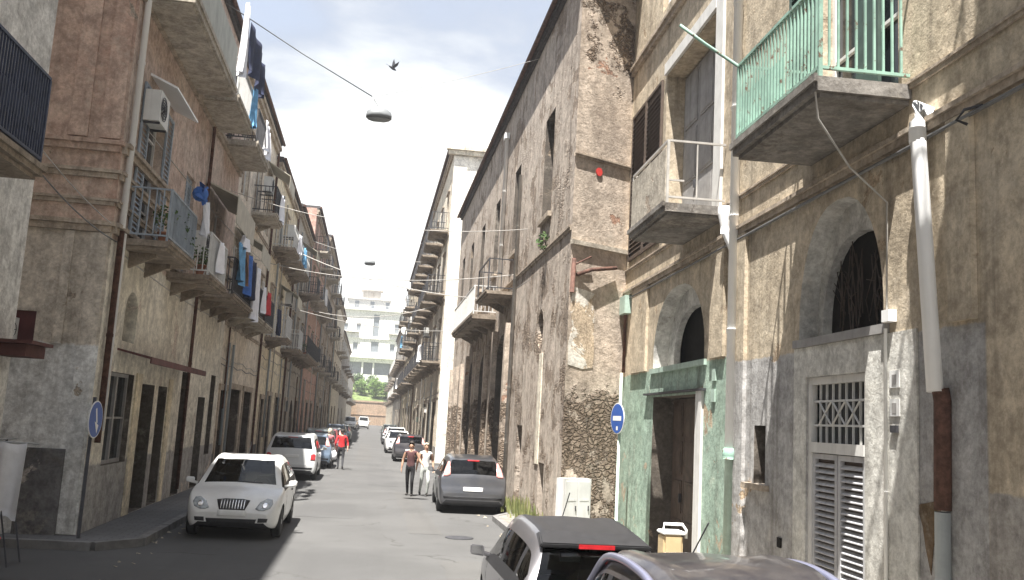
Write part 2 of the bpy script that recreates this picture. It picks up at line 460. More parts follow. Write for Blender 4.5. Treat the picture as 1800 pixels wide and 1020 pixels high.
def pavement(name, poly, h, mat, edges):
    bm = bmesh.new()
    a = [bm.verts.new((x, y, h)) for x, y in poly]; bm.faces.new(a)
    b = [bm.verts.new((x, y, -.02)) for x, y in poly]
    n = len(poly)
    for i in range(n):
        f = bm.faces.new([a[i], a[(i + 1) % n], b[(i + 1) % n], b[i]]); f.material_index = 1
    for (x0, y0), (x1, y1) in edges:                      # kerb stones
        d = Vector((x1 - x0, y1 - y0, 0)); L = d.length; d.normalize(); q = Vector((-d.y, d.x, 0)) * .075
        k = max(1, int(L / .95)); 
        for i in range(k):
            p = Vector((x0, y0, 0)) + d * (L * i / k + .008); e = Vector((x0, y0, 0)) + d * (L * (i + 1) / k - .008)
            zt = h + .008 + random.uniform(-.004, .004)
            hexa(bm, [p - q - UP * .02, e - q - UP * .02, e + q - UP * .02, p + q - UP * .02, p - q + UP * zt, e - q + UP * zt, e + q + UP * zt, p + q + UP * zt], 1)
    return tag(obj(name, bm, [mat, M['kerb']]), kind='structure')
pavement('pavement', [(-6, 16.4), (-4.35, 16.3), (-3.78, 16.9), (-3.78, 228), (-6, 228)], .13, M['pave'], [((-6, 16.42), (-4.35, 16.3)), ((-4.35, 16.3), (-3.75, 17)), ((-3.75, 17), (-3.75, 110))])
pavement('pavement', [(6.4, 2), (3.3, 2), (3.3, 23.2), (3.9, 24.3), (3.9, 49), (6.4, 49)], .12, M['pave2'], [((3.3, 2), (3.3, 23.2)), ((3.3, 23.2), (3.9, 24.3)), ((3.9, 24.3), (3.9, 49))])
pavement('pavement', [(6, 49.2), (2.95, 49.2), (2.95, 228), (6, 228)], .12, M['pave2'], [((2.95, 49.2), (2.95, 110))])
M['patchtar'] = asphalt('tar repair patch', (.085, .084, .083)); M['patchpale'] = asphalt('pale repair patch', (.09, .088, .085))
rp = random.Random(17)
for x0, x1, y0, y1, m in ((-.9, .4, 12.2, 17.5, 'patchtar'), (1.0, 1.7, 20, 31, 'patchpale'), (-1.6, -.2, 22.5, 26, 'patchtar'), (.1, 1.2, 33, 47, 'patchtar'), (1.4, 3.1, 13.6, 16.4, 'patchpale'), (-3.3, -2.0, 10, 14.5, 'patchpale'), (-.6, .2, 50, 80, 'patchpale')):
    bm = bmesh.new(); pts = []
    for (a, b), (c, d) in (((x0, y0), (x1, y0)), ((x1, y0), (x1, y1)), ((x1, y1), (x0, y1)), ((x0, y1), (x0, y0))):
        for k in range(6): pts.append((a + (c - a) * k / 6 + rp.uniform(-.05, .05), b + (d - b) * k / 6 + rp.uniform(-.08, .08), .004))
    bm.faces.new([bm.verts.new(p) for p in pts]); tag(obj('road_patch', bm, M[m]), kind='structure')
bm = bmesh.new()
for k in range(140):
    side = rp.random() < .5; x = (-3.66 + abs(rp.gauss(0, .12))) if side else (3.2 - abs(rp.gauss(0, .12))); y = rp.uniform(10, 45); sz = rp.uniform(.015, .05); a = rp.uniform(0, 3)
    d = Vector((math.cos(a), math.sin(a), 0)) * sz; e = Vector((-math.sin(a), math.cos(a), 0)) * sz * rp.uniform(.4, 1); c0 = Vector((x, y, .012))
    quad(bm, [c0 - d - e, c0 + d - e, c0 + d + e + UP * .02, c0 - d + e])
tag(obj('litter', bm, simple('dry litter', (.30, .26, .20), .9, var=.6, scale=4)), kind='stuff')
bm = bmesh.new(); lathe(bm, [(.0, .004), (.30, .004), (.30, .012), (.27, .014), (.0, .014)], 24, c=(2.05, 19.6, 0))
tag(obj('manhole_cover', bm, M['iron'], base=(2.05, 19.6, 0)), 'dark round iron manhole cover in the sunlit road', 'manhole cover')

# ------------------------------------------------------------------ building parts
def part_window(par, F, s0, s1, z0, z1, dep, frame='whitewood', bars=1, sill=None):
    bm = bmesh.new(); F.box(bm, s0, s1, z0, z1, -dep, -dep + .02)
    o = obj('window', bm, M['pane'], par)
    bm = bmesh.new(); t = .07; d0, d1 = -dep + .022, -dep + .07
    F.box(bm, s0, s0 + t, z0, z1, d0, d1); F.box(bm, s1 - t, s1, z0, z1, d0, d1)
    F.box(bm, s0 + t, s1 - t, z0, z0 + t, d0, d1); F.box(bm, s0 + t, s1 - t, z1 - t, z1, d0, d1)
    m = (s0 + s1) / 2
    F.box(bm, m - .04, m + .04, z0 + t, z1 - t, d0, d1 + .01)
    for i in range(bars):
        zz = z0 + (z1 - z0) * (i + 1) / (bars + 1)
        F.box(bm, s0 + t, m - .04, zz - .02, zz + .02, d0, d1 - .005); F.box(bm, m + .04, s1 - t, zz - .02, zz + .02, d0, d1 - .005)
    obj('frame', bm, M[frame], o)
    if sill:
        bm = bmesh.new(); F.box(bm, s0 - .1, s1 + .1, z0 - .1, z0 - .003, -.03, .12); obj('sill', bm, M[sill], o)
    return o

def louvre(bm, F, s0, s1, z0, z1, d, th=.04, pitch=.075):
    t = .06
    F.box(bm, s0, s0 + t, z0, z1, d, d + th); F.box(bm, s1 - t, s1, z0, z1, d, d + th)
    F.box(bm, s0 + t, s1 - t, z0, z0 + t, d, d + th); F.box(bm, s0 + t, s1 - t, z1 - t, z1, d, d + th)
    n = int((z1 - z0 - 2 * t) / pitch)
    for i in range(n):
        z = z0 + t + i * pitch
        P = F.P; a, b = s0 + t, s1 - t
        hexa(bm, [P(a, z, d + th - .004), P(b, z, d + th - .004), P(b, z + .012, d + th - .004), P(a, z + .012, d + th - .004),
                  P(a, z + pitch * .5, d + .004), P(b, z + pitch * .5, d + .004), P(b, z + pitch * .5 + .012, d + .004), P(a, z + pitch * .5 + .012, d + .004)])

def part_shutter(par, F, s0, s1, z0, z1, d, mat, leaves=2, pitch=.1):
    for i in range(leaves):
        a = s0 + (s1 - s0) * i / leaves + .006; b = s0 + (s1 - s0) * (i + 1) / leaves - .006
        bm = bmesh.new(); louvre(bm, F, a, b, z0, z1, d, pitch=pitch)
        F.box(bm, a + .05, b - .05, z0 + .05, z1 - .05, d - .02, d + .003)
        obj('shutter', bm, M[mat], par)

def part_door(par, F, s0, s1, z0, z1, dep, mat, leaves=2, panels=3, fan=0):
    bm = bmesh.new()
    zt = z1 - fan
    for i in range(leaves):
        a = s0 + (s1 - s0) * i / leaves + .008; b = s0 + (s1 - s0) * (i + 1) / leaves - .008
        F.box(bm, a, b, z0, zt, -dep, -dep + .05)
        for k in range(panels):
            u = z0 + .1 + (zt - z0 - .1) * k / panels; v = z0 + (zt - z0 - .02) * (k + 1) / panels - .06
            F.box(bm, a + .09, b - .09, u, v, -dep + .051, -dep + .07)
            F.box(bm, a + .14, b - .14, u + .05, v - .05, -dep + .071, -dep + .08)
    o = obj('door', bm, M[mat], par)
    bm = bmesh.new(); m = (s0 + s1) / 2
    F.box(bm, m + .05, m + .08, z0 + 1.0, z0 + 1.16, -dep + .07, -dep + .12); obj('handle', bm, M['iron'], o)
    if fan:
        bm = bmesh.new(); F.box(bm, s0, s1, zt + .05, z1, -dep - .1, -dep - .08); obj('fanlight', bm, M['pane'], o)
        bm = bmesh.new(); F.box(bm, s0, s1, zt, zt + .05, -dep, -dep + .06)
        n = max(3, int((s1 - s0) / .16))
        for k in range(1, n):
            x = s0 + (s1 - s0) * k / n; F.box(bm, x - .012, x + .012, zt + .05, z1, -dep, -dep + .02)
        obj('grille', bm, M['iron'], o)
    return o

def part_rollshutter(par, F, s0, s1, z0, z1, dep, mat):
    bm = bmesh.new(); n = int((z1 - z0) / .11)
    for i in range(n):
        a = z0 + (z1 - z0) * i / n; b = z0 + (z1 - z0) * (i + 1) / n
        F.prism(bm, [(s0, a + .004), (s1, a + .004), (s1, b - .004), (s0, b - .004)], -dep, -dep + .03 + .008 * (i % 2))
    F.box(bm, s0, s1, z0, z1, -dep - .03, -dep - .002)
    return obj('roller_shutter', bm, M[mat], par)

def part_balcony(par, F, s0, s1, z, depth=1.0, rail='bars', slab='slab', railmat='iron', h=1.0, th=.12, brackets=2, pitch=.11):
    bm = bmesh.new()
    F.box(bm, s0, s1, z - th, z, .003, depth)
    F.box(bm, s0 - .03, s1 + .03, z - th * .45, z + .012, depth + .002, depth + .035)
    F.box(bm, s0 + .05, s1 - .05, z - th - .05, z - th - .003, .003, depth - .06)
    for k in range(brackets):
        s = s0 + (s1 - s0) * (k + .5) / brackets
        P = F.P; y0, y1 = z - th - .053, z - th - .36
        a, b = s - .045, s + .045
        hexa(bm, [P(a, y1, .003), P(a, y0, .003), P(a, y0, depth * .6), P(a, y0 - .06, depth * .6), P(b, y1, .003), P(b, y0, .003), P(b, y0, depth * .6), P(b, y0 - .06, depth * .6)])
    o = obj('balcony', bm, M[slab], par)
    d = depth - .05
    bm = bmesh.new()
    if rail == 'panel':
        F.box(bm, s0 + .02, s1 - .02, z + .016, z + h, d - .04, d)
        F.box(bm, s0 + .02, s0 + .06, z + .016, z + h, .02, d - .044); F.box(bm, s1 - .06, s1 - .02, z + .016, z + h, .02, d - .044)
    else:
        t = .014
        for zz in (z + .1, z + h):
            F.box(bm, s0 + .03, s1 - .03, zz - .018, zz + .018, d - .02, d + .02)
            for s in (s0 + .03, s1 - .03):
                F.box(bm, s - .017, s + .017, zz - .016, zz + .016, .01, d - .022)
        n = max(2, int((s1 - s0 - .06) / pitch))
        for k in range(n + 1):
            s = s0 + .03 + (s1 - s0 - .06) * k / n
            e = .02 if k in (0, n) else t / 1.3
            F.box(bm, s - e, s + e, z + (.0 if k in (0, n) else .118), z + h - .019, d - e, d + e)
        n = max(2, int((d - .04) / pitch))
        for s in (s0 + .03, s1 - .03):
            for k in range(1, n):
                x = d * k / n; F.box(bm, s - t / 1.3, s + t / 1.3, z + .117, z + h - .017, x - t / 1.3, x + t / 1.3)
    obj('railing', bm, M[railmat], o)
    return o

def part_string(par, F, s0, s1, z, h=.14, d=.1, mat='moulding', name='string_course'):
    bm = bmesh.new()
    F.box(bm, s0, s1, z, z + h * .6, .003, d * .6); F.box(bm, s0, s1, z + h * .6 + .002, z + h, .003, d)
    return obj(name, bm, M[mat], par)

def part_pipe(par, pts, r, mat, clamps=True, name='drainpipe', top=False):
    bm = bmesh.new(); tube(bm, pts, r, 12)
    if clamps:
        a, b = Vector(pts[0]), Vector(pts[-1]); n = max(2, int((a - b).length / 1.6))
        for k in range(1, n):
            p = a.lerp(b, k / n); dd = (b - a).normalized() * .03
            tube(bm, [p - dd, p + dd], r * 1.16, 12)
    return obj(name, bm, M[mat], par, smooth=False)

def laundry(name, F, s0, s1, zt, h, d, mat, label, cat, group=None, shirt=False, th=.012):
    """a pegged piece of washing hanging from its line, waving a little"""
    bm = bmesh.new(); nx, nz = 16, 8
    ph = random.uniform(0, 6); L = s1 - s0
    def pt(i, k, o):
        a, b = i / nx, k / nz
        wv = (.03 + .07 * b) * math.sin(ph + a * 13 + b * 1.9) + .03 * math.sin(ph * 2 + a * 5 + b)
        ss = s0 + L * a
        if shirt:                                              # sleeves out at the top, body narrower
            c = (s0 + s1) / 2; wd = 1.0 if b < .3 else .62
            ss = c + (ss - c) * wd
        sag = .03 * math.sin(math.pi * a * 2 + ph) ** 2
        return F.P(ss, zt - h * b - sag * (1 - b) + .05 * math.sin(a * 5 + ph) * b, d + wv + o)
    fr = [[bm.verts.new(pt(i, k, th / 2)) for k in range(nz + 1)] for i in range(nx + 1)]
    bk = [[bm.verts.new(pt(i, k, -th / 2)) for k in range(nz + 1)] for i in range(nx + 1)]
    for i in range(nx):
        for k in range(nz):
            bm.faces.new([fr[i][k], fr[i + 1][k], fr[i + 1][k + 1], fr[i][k + 1]]).smooth = True
            bm.faces.new([bk[i][k], bk[i][k + 1], bk[i + 1][k + 1], bk[i + 1][k]]).smooth = True
    for k in range(nz):
        for i in (0, nx):
            bm.faces.new([fr[i][k], fr[i][k + 1], bk[i][k + 1], bk[i][k]])
    for i in range(nx):
        for k in (0, nz):
            bm.faces.new([fr[i][k], bk[i][k], bk[i + 1][k], fr[i + 1][k]])
    return tag(obj(name, bm, M[mat], base=F.P((s0 + s1) / 2, zt - h, d)), label, cat, group)

def aircon(F, s, z, d, label, wd=.8, h=.56):
    r = empty('air_conditioner', F.P(s, z, d), label, 'air conditioner', 'air conditioning units on the facades')
    bm = bmesh.new(); F.box(bm, s - wd / 2, s + wd / 2, z, z + h, d, d + .3); obj('casing', bm, M['ac'], r)
    bm = bmesh.new(); c = F.P(s - .1, z + h / 2, d + .302)
    for rr in (.07, .13, .19, .235):
        pts = [c + F.t * rr * math.cos(a) + UP * rr * math.sin(a) + F.n * .012 for a in [2 * math.pi * k / 20 for k in range(21)]]
        tube(bm, pts, .007, 5)
    for a in range(8):
        tube(bm, [c + F.n * .012, c + F.n * .012 + (F.t * math.cos(a * .785) + UP * math.sin(a * .785)) * .235], .006, 5)
    obj('fan_grille', bm, M['iron'], r)
    bm = bmesh.new()
    for q in (-.28, .28):
        F.box(bm, s + q - .02, s + q + .02, z - .04, z - .002, -.0 if d < .3 else d - .2, d + .3)
    obj('bracket', bm, M['iron'], r)
    return r

def dish(F, s, z, d, label):
    r = empty('satellite_dish', F.P(s, z, d), label, 'satellite dish', 'satellite dishes on the facades')
    ax = Vector((.35, -.8, .35)).normalized(); a = ax.orthogonal().normalized(); b = ax.cross(a)
    c = F.P(s, z + .35, d); bm = bmesh.new(); rings = []
    for th in (0, .012):
        for q in range(6):
            rr = .40 * q / 5 + .001
            rings.append([bm.verts.new(c + a * rr * math.cos(t) + b * rr * math.sin(t) + ax * (rr * rr * .5 - th)) for t in [2 * math.pi * k / 20 for k in range(20)]])
    for q in list(range(5)) + list(range(6, 11)):
        for k in range(20):
            bm.faces.new([rings[q][k], rings[q][(k + 1) % 20], rings[q + 1][(k + 1) % 20], rings[q + 1][k]]).smooth = True
    for k in range(20):
        bm.faces.new([rings[5][k], rings[5][(k + 1) % 20], rings[11][(k + 1) % 20], rings[11][k]])
    obj('reflector', bm, M['ac'], r)
    bm = bmesh.new(); tube(bm, [F.P(s, z, d), c - ax * .02], .02, 6); tube(bm, [c - b * .36 + ax * .06, c + ax * .42], .01, 6); tube(bm, [c + ax * .4, c + ax * .48], .035, 8)
    obj('arm', bm, M['steel'], r)
    return r

def pot_plant(p, h, label, pot=True):
    p = Vector(p); r = empty('potted_plant', p, label, 'potted plant', 'potted plants on the balconies')
    bm = bmesh.new(); lathe(bm, [(.08, 0), (.12, .2), (.135, .2), (.135, .24), (.11, .24), (.10, .2)], 14, c=p); obj('pot', bm, M['terracotta'], r)
    bm = bmesh.new(); leaves(bm, p + UP * (.24 + h / 2), (.25, .25, h / 2), 130, .09); obj('foliage', bm, M['leaf'], r)
    return r

def leaves(bm, c, rad, n, size, mi=0, droop=.2):
    for _ in range(n):
        while True:
            q = Vector((random.uniform(-1, 1), random.uniform(-1, 1), random.uniform(-1, 1)))
            if .15 < q.length < 1: break
        p = Vector(c) + Vector((q.x * rad[0], q.y * rad[1], q.z * rad[2]))
        a = Vector((random.gauss(0, 1), random.gauss(0, 1), random.gauss(0, .5) - droop)).normalized(); b = a.orthogonal().normalized()
        b = (b + a.cross(b) * random.uniform(-1, 1)).normalized()
        s = size * random.uniform(.6, 1.3)
        f = bm.faces.new([bm.verts.new(p), bm.verts.new(p + a * s * .5 + b * s * .3), bm.verts.new(p + a * s), bm.verts.new(p + a * s * .5 - b * s * .3)]); f.material_index = mi

SHUT = ['greenwood', 'bluegrey', 'wood', 'greywood', 'whitewood']
def shell(root, F, s0, s1, h, depth, holes, mat, ends=(True, True), inner=None):
    bm = bmesh.new()
    F.wall(bm, rect(s0, s1, -.02, h), holes)
    P = F.P
    if ends[0]: quad(bm, [P(s0, -.02, 0), P(s0, -.02, -depth), P(s0, h, -depth), P(s0, h, 0)])
    if ends[1]: quad(bm, [P(s1, -.02, 0), P(s1, -.02, -depth), P(s1, h, -depth), P(s1, h, 0)])
    quad(bm, [P(s0, -.02, -depth), P(s1, -.02, -depth), P(s1, h, -depth), P(s0, h, -depth)])
    o = obj('wall', bm, [M[mat], M['reveal'], M['greyreveal']], root)
    return o

def part_roof(root, F, s0, s1, h, depth, eave=.35, th=.16, mat='roof'):
    bm = bmesh.new(); F.box(bm, s0, s1, h + .003, h + th, -depth, eave)
    F.box(bm, s0, s1, h - .10, h + .0, .003, eave * .6)
    ob = obj('roof', bm, M[mat], root)
    bm = bmesh.new(); q = F.P
    tube(bm, [q(s0, h + .06, eave + .07), q(s1, h + .06, eave + .07)], .07, 8); obj('gutter', bm, M['rust'], ob)
    return ob

def row_building(side, name, label, Y0, Y1, X, h, mat, floors, nb, ground, balc='each', rail='bars', railmat='iron', slab='slab',
                 shut=None, depth=9, parapet=False, bd=.85, seed=0, wh=2.25, group=None, string=True, detail=True):
    rnd = random.Random(seed + int(Y0 * 10))
    out = 1 if side == 'L' else -1
    F = Frame((X, 0), (0, 1), (out, 0))
    r = empty(name, (X - out * depth / 2, (Y0 + Y1) / 2, 0), label, 'building', group)
    bw = (Y1 - Y0) / nb
    cs = [Y0 + bw * (i + .5) for i in range(nb)]
    holes = []
    wins = []
    for fi, z in enumerate(floors):
        for c in cs:
            a, b = c - .55, c + .55
            zt = min(z + wh, h - .45)
            holes.append((rect(a, b, z + .03, zt), .22)); wins.append((fi, c, a, b, z + .03, zt))
    for (a, b, zt, kind) in ground:
        holes.append(((arch(a, b, .14, zt - (b - a) / 2, zt) if kind == 'arch' else rect(a, b, .14, zt)), .4, 1))
    shell(r, F, Y0 + .02, Y1 - .02, h, depth, holes, mat)
    sm = shut or rnd.choice(SHUT)
    for fi, c, a, b, z0, z1 in wins:
        q = rnd.random()
        if q < .45 or not detail:
            part_shutter(r, F, a, b, z0, z1, -.12, sm, pitch=.12 if detail else .25)
        else:
            part_window(r, F, a, b, z0, z1, .2, frame=rnd.choice(['whitewood', 'wood', 'greywood']))
            if q > .7:
                for s in ((a - .56, a - .02), (b + .02, b + .56)):
                    bm = bmesh.new(); louvre(bm, F, s[0], s[1], z0, z1, .01, pitch=.12); obj('shutter', bm, M[sm], r)
        bm = bmesh.new()                                          # plaster surround
        F.box(bm, a - .16, a - .003, z0, z1 + .14, .003, .035) if q < .7 else None
        F.box(bm, b + .003, b + .16, z0, z1 + .14, .003, .035) if q < .7 else None
        F.box(bm, a - .002, b + .002, z1 + .003, z1 + .14, .003, .04)
        F.box(bm, a - .22, b + .22, z1 + .145, z1 + .21, .003, .12)
        obj('architrave', bm, M['moulding'], r)
    for fi, z in enumerate(floors):
        mode = balc[fi] if isinstance(balc, (list, tuple)) else balc
        if mode == 'each':
            for c in cs:
                if rnd.random() < .88:
                    w2 = min(bw * .46, 1.35)
                    part_balcony(r, F, c - w2, c + w2, z, bd, rail=rnd.choice([rail, rail, 'bars']), slab=slab, railmat=rnd.choice([railmat, railmat, 'iron']), pitch=.12 if detail else .3)
        elif mode == 'long':
            part_balcony(r, F, Y0 + .4, Y1 - .4, z, bd, rail=rail, slab=slab, railmat=railmat, brackets=nb * 2, pitch=.12 if detail else .3)
        elif mode == 'alt':
            for i, c in enumerate(cs):
                if (i + fi) % 2 == 0:
                    part_balcony(r, F, c - 1.15, c + 1.15, z, bd, rail=rail, slab=slab, railmat=railmat, pitch=.12 if detail else .3)
        if string: part_string(r, F, Y0 + .02, Y1 - .02, z - .42, .12, .07)
    for (a, b, zt, kind) in ground:
        if kind == 'door': part_door(r, F, a, b, .14, zt, .38, rnd.choice(['wood', 'greenwood', 'redwood', 'greywood']), fan=.5 if zt > 2.7 else 0)
        elif kind == 'shop': part_rollshutter(r, F, a, b, .14, zt, .36, rnd.choice(['bluegrey', 'greywood', 'steel', 'wood']))
        elif kind == 'arch':
            bm = bmesh.new(); F.prism(bm, arch(a, b, .14, zt - (b - a) / 2, zt), -.42, -.40); obj('door', bm, M['wood'], r)
        else:
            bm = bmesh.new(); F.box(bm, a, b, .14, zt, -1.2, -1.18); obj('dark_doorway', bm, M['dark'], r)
        bm = bmesh.new()
        for s in (a - .2, b + .003): F.box(bm, s, s + .197, .14, zt if kind != 'arch' else zt - (b - a) / 2, .003, .045)
        if kind != 'arch': F.box(bm, a - .26, b + .26, zt + .003, zt + .2, .003, .07)
        obj('architrave', bm, M['moulding'], r)
    bm = bmesh.new()
    F.box(bm, Y0 + .02, Y1 - .02, h - .42, h - .25, .003, .12); F.box(bm, Y0 + .02, Y1 - .02, h - .247, h - .101, .003, .19)
    obj('cornice', bm, M['moulding'], r)
    if parapet:
        bm = bmesh.new(); F.box(bm, Y0 + .02, Y1 - .02, h + .003, h + 1, -.3, -.02); F.box(bm, Y0 + .02, Y1 - .02, h - .1, h, -depth, .3); obj('parapet', bm, M[mat], r)
    else:
        part_roof(r, F, Y0 + .02, Y1 - .02, h, depth, .2)
    # downpipe
    if detail:
        part_pipe(r, [F.P(Y1 - .25, h - .2, .1), F.P(Y1 - .25, .3, .1)], .05, rnd.choice(['whitepvc', 'rust', 'greypvc']))
    if detail:
        for k in range(3):
            sy = rnd.uniform(Y0 + .6, Y1 - .8); z1 = rnd.choice([4.6, 5.1, h - 1])
            part_pipe(r, [F.P(sy, z1, .07), F.P(sy + rnd.uniform(-.03, .03), rnd.choice([.2, 1.2, 2.4]), .07)], rnd.choice([.02, .03, .045]), rnd.choice(['rust', 'palecable', 'greypvc', 'whitepvc']), clamps=False, name='conduit')
        for k in range(2):
            zz = rnd.uniform(3.6, 5.0); q = [F.P(Y0 + .1 + (Y1 - Y0 - .2) * i / 8, zz + rnd.uniform(-.06, .06) - (.08 if i % 2 else 0), .05) for i in range(9)]
            part_pipe(r, q, .014, rnd.choice(['cable', 'palecable']), clamps=False, name='cable')
        for k in range(3):
            sy = rnd.uniform(Y0 + .5, Y1 - .9); zz = rnd.uniform(1.2, 3.4)
            if all(sy + .4 < a - .25 or sy > b + .25 for a, b, _, _ in ground):
                bm = bmesh.new(); F.box(bm, sy, sy + rnd.uniform(.2, .4), zz, zz + rnd.uniform(.25, .5), .003, .14); obj('meter_box', bm, M[rnd.choice(['cabinet', 'greywood', 'rust', 'palegreen'])], r)
    bm = bmesh.new(); F.box(bm, Y0 + .02, ground[0][0] - .21, .12, .95, .003, .03) if ground and ground[0][0] - .21 > Y0 + .1 else F.box(bm, Y0 + .02, Y0 + .2, .12, .95, .003, .03)
    obj('plinth', bm, M['stone'], r)
    return r, F, cs

# ------------------------------------------------------------------ right: the nearest house (shuttered door, green doorway)
F1 = Frame((4.8, 0), (.039, 1), (-1, .039))
r1 = empty('old_house', (9, 10, 0), 'tall old house of weathered tan plaster with white shuttered door and green doorway', 'building')
A1 = arch(8.62, 10.66, 3.66, 3.9, 5.22, True); A2 = arch(14.35, 17.5, 3.66, 3.95, 5.12, True)
holes1 = [(A1, .36, 2), (rect(8.98, 10.42, .16, 3.18), .1), (A2, .55, 2), (rect(14.62, 17.4, .16, 3.1), .5, 1), (rect(11.7, 12.1, 1.82, 2.6), .25, 1),
          (rect(8.3, 10.1, 6.06, 9.0), .25), (rect(14.0, 17.1, 6.06, 9.6), .45), (rect(4.2, 5.6, 6.06, 9.0), .25), (rect(11.9, 13.0, 11.2, 13.6), .2), (rect(16.5, 17.6, 11.2, 13.6), .2)]
shell(r1, F1, -9, 20.75, 16.2, 8, holes1, 'tan')
part_roof(r1, F1, -9, 20.75, 16.2, 8, .5)
part_string(r1, F1, -9, 20.7, 5.42, .13, .09)
part_string(r1, F1, -9, 20.7, 5.97, .075, .05)
part_string(r1, F1, -9, 20.7, 10.7, .16, .12)
for s0, s1_, z0, z1 in ((12.42, 12.95, .13, 5.41), (13.32, 13.95, 3.64, 5.41), (17.95, 19.2, 3.64, 5.41), (7.05, 7.4, 3.55, 5.41)):
    bm = bmesh.new(); F1.box(bm, s0, s1_, z0, z1, .003, .06); obj('pilaster', bm, M['tan'], r1)
for A_, hole_, d_ in ((A1, arch(8.72, 10.52, 3.665, 3.85, 4.86, True), .24), (A2, arch(14.6, 17.1, 3.665, 3.9, 4.75, True), .3)):
    FI = Frame(F1.P(0, 0, -d_)[:2], (.039, 1), (-1, .039)); bm = bmesh.new(); FI.wall(bm, A_, [(hole_, .12)]); obj('arch_infill', bm, M['greyreveal'], r1)
for A_, d_ in ((A1, .39), (A2, .58)):
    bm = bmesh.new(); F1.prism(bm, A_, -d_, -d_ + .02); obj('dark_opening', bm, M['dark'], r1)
# pointed grilles with dry twigs behind
bm = bmesh.new(); rr = random.Random(3)
for i in range(34):
    a = (rr.uniform(8.9, 10.4), rr.uniform(3.68, 4.0)); tube(bm, [F1.P(a[0], a[1], -.33), F1.P(a[0] + rr.uniform(-.12, .12), a[1] + rr.uniform(.2, .5), -.34), F1.P(a[0] + rr.uniform(-.3, .3), a[1] + rr.uniform(.4, .95), -.33)], .006, 4)
obj('lattice', bm, M['wood'], r1)
# sills of the arched openings
bm = bmesh.new(); F1.box(bm, 8.5, 10.75, 3.56, 3.657, .003, .05); obj('sill', bm, M['greywood'], r1)
bm = bmesh.new(); F1.box(bm, 14.2, 17.6, 3.56, 3.657, .003, .05); obj('sill', bm, M['palegreen'], r1)
# shuttered door
d1 = bmesh.new()
for a, b in ((8.98, 9.06), (10.34, 10.42)): F1.box(d1, a, b, .16, 3.18, -.095, -.02)
F1.box(d1, 9.06, 10.34, 3.1, 3.18, -.095, -.02); F1.box(d1, 9.06, 10.34, 2.3, 2.42, -.095, -.01)
door1 = obj('door', d1, M['whitewood'], r1)
M['slat'] = simple('grey louvre paint', (.46, .46, .47), .6, var=.12, scale=6, streak=.4)
for a, b, m in ((9.065, 9.69, 'slat'), (9.71, 10.335, 'slat')):
    bm = bmesh.new(); louvre(bm, F1, a, b, .75, 2.29, -.085, .05, .07); F1.box(bm, a, b, .17, .74, -.085, -.035); F1.box(bm, a + .09, b - .09, .26, .66, -.034, -.022)
    so_ = obj('shutter', bm, M[m], door1)
    bm = bmesh.new(); F1.box(bm, a + .03, b - .03, .78, 2.26, -.105, -.088); obj('backing', bm, M['wood'], so_)
bm = bmesh.new(); F1.box(bm, 9.06, 10.34, 2.42, 3.1, -.14, -.12); obj('fanlight', bm, M['pane'], door1)
bm = bmesh.new()
for k in range(1, 8):
    s = 9.06 + 1.28 * k / 8; F1.box(bm, s - .008, s + .008, 2.42, 3.1, -.075, -.05)
for z in (2.62, 2.9): F1.box(bm, 9.06, 10.34, z - .012, z + .012, -.078, -.047)
for k in range(3):
    a = 9.2 + .34 * k
    for p, q in (((a, 2.63), (a + .3, 2.89)), ((a, 2.89), (a + .3, 2.63))): tube(bm, [F1.P(*p, -.045), F1.P(*q, -.045)], .012, 5)
obj('grille', bm, M['whiteiron'], door1)
# white painted surround
bm2 = bmesh.new()
for a, b, z0, z1 in ((7.98, 8.97, .14, 3.555), (10.43, 10.76, .14, 3.555), (8.972, 10.428, 3.19, 3.555)): F1.box(bm2, a, b, z0, z1, .003, .022)
obj('surround', bm2, stucco('grey white door surround', (.60, .60, .57), (.54, .54, .51), (.3, .27, .23), .66, .4, .8), r1)
part_pipe(r1, [F1.P(8.5, 3.6, .045), F1.P(8.52, .3, .045)], .018, 'whitepvc', name='conduit')
bm = bmesh.new(); F1.box(bm, 8.36, 8.5, 3.66, 3.78, .003, .09); obj('junction_box', bm, M['whitepvc'], r1)
for z in (3.0, 2.72):
    bm = bmesh.new(); F1.box(bm, 8.27, 8.45, z, z + .17, .024, .035); o = obj('house_number_plate', bm, M['signwhite'], r1)
    bm = bmesh.new(); F1.box(bm, 8.32, 8.40, z + .03, z + .13, .036, .039); obj('figure', bm, M['greywood'], o)
bm = bmesh.new(); F1.box(bm, 8.3, 8.42, 2.56, 2.63, .024, .05); obj('doorbell', bm, M['iron'], r1)
# niche
bm = bmesh.new(); F1.box(bm, 11.7, 12.1, 1.82, 2.6, -.28, -.26); obj('niche_back', bm, M['wood'], r1)
bm = bmesh.new(); F1.box(bm, 11.55, 12.3, 1.74, 1.815, .003, .1); obj('sill', bm, M['moulding'], r1)
bm = bmesh.new(); F1.box(bm, 11.12, 11.24, 1.08, 1.2, .003, .02); obj('vent', bm, M['dark'], r1)
# green doorway
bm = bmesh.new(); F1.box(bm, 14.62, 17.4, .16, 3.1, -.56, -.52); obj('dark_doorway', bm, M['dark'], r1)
o = part_door(r1, F1, 14.66, 15.75, .16, 3.0, .36, 'ochrewood', 1, 3)
o = part_door(r1, F1, 15.8, 17.36, .16, 3.08, .45, 'wood', 2, 4)
bm = bmesh.new(); F1.box(bm, 14.3, 14.6, .14, 3.15, .003, .05); obj('door_jamb', bm, M['whitewood'], r1)
bm = bmesh.new(); F1.box(bm, 14.2, 17.9, 3.14, 3.18, .003, .08); obj('lintel', bm, M['iron'], r1)
for s, z in ((13.7, 3.28), (13.72, 2.95)):
    bm = bmesh.new(); F1.box(bm, s, s + .16, z, z + .2, .003, .03); obj('house_number_plate', bm, M['palegreen'], r1)
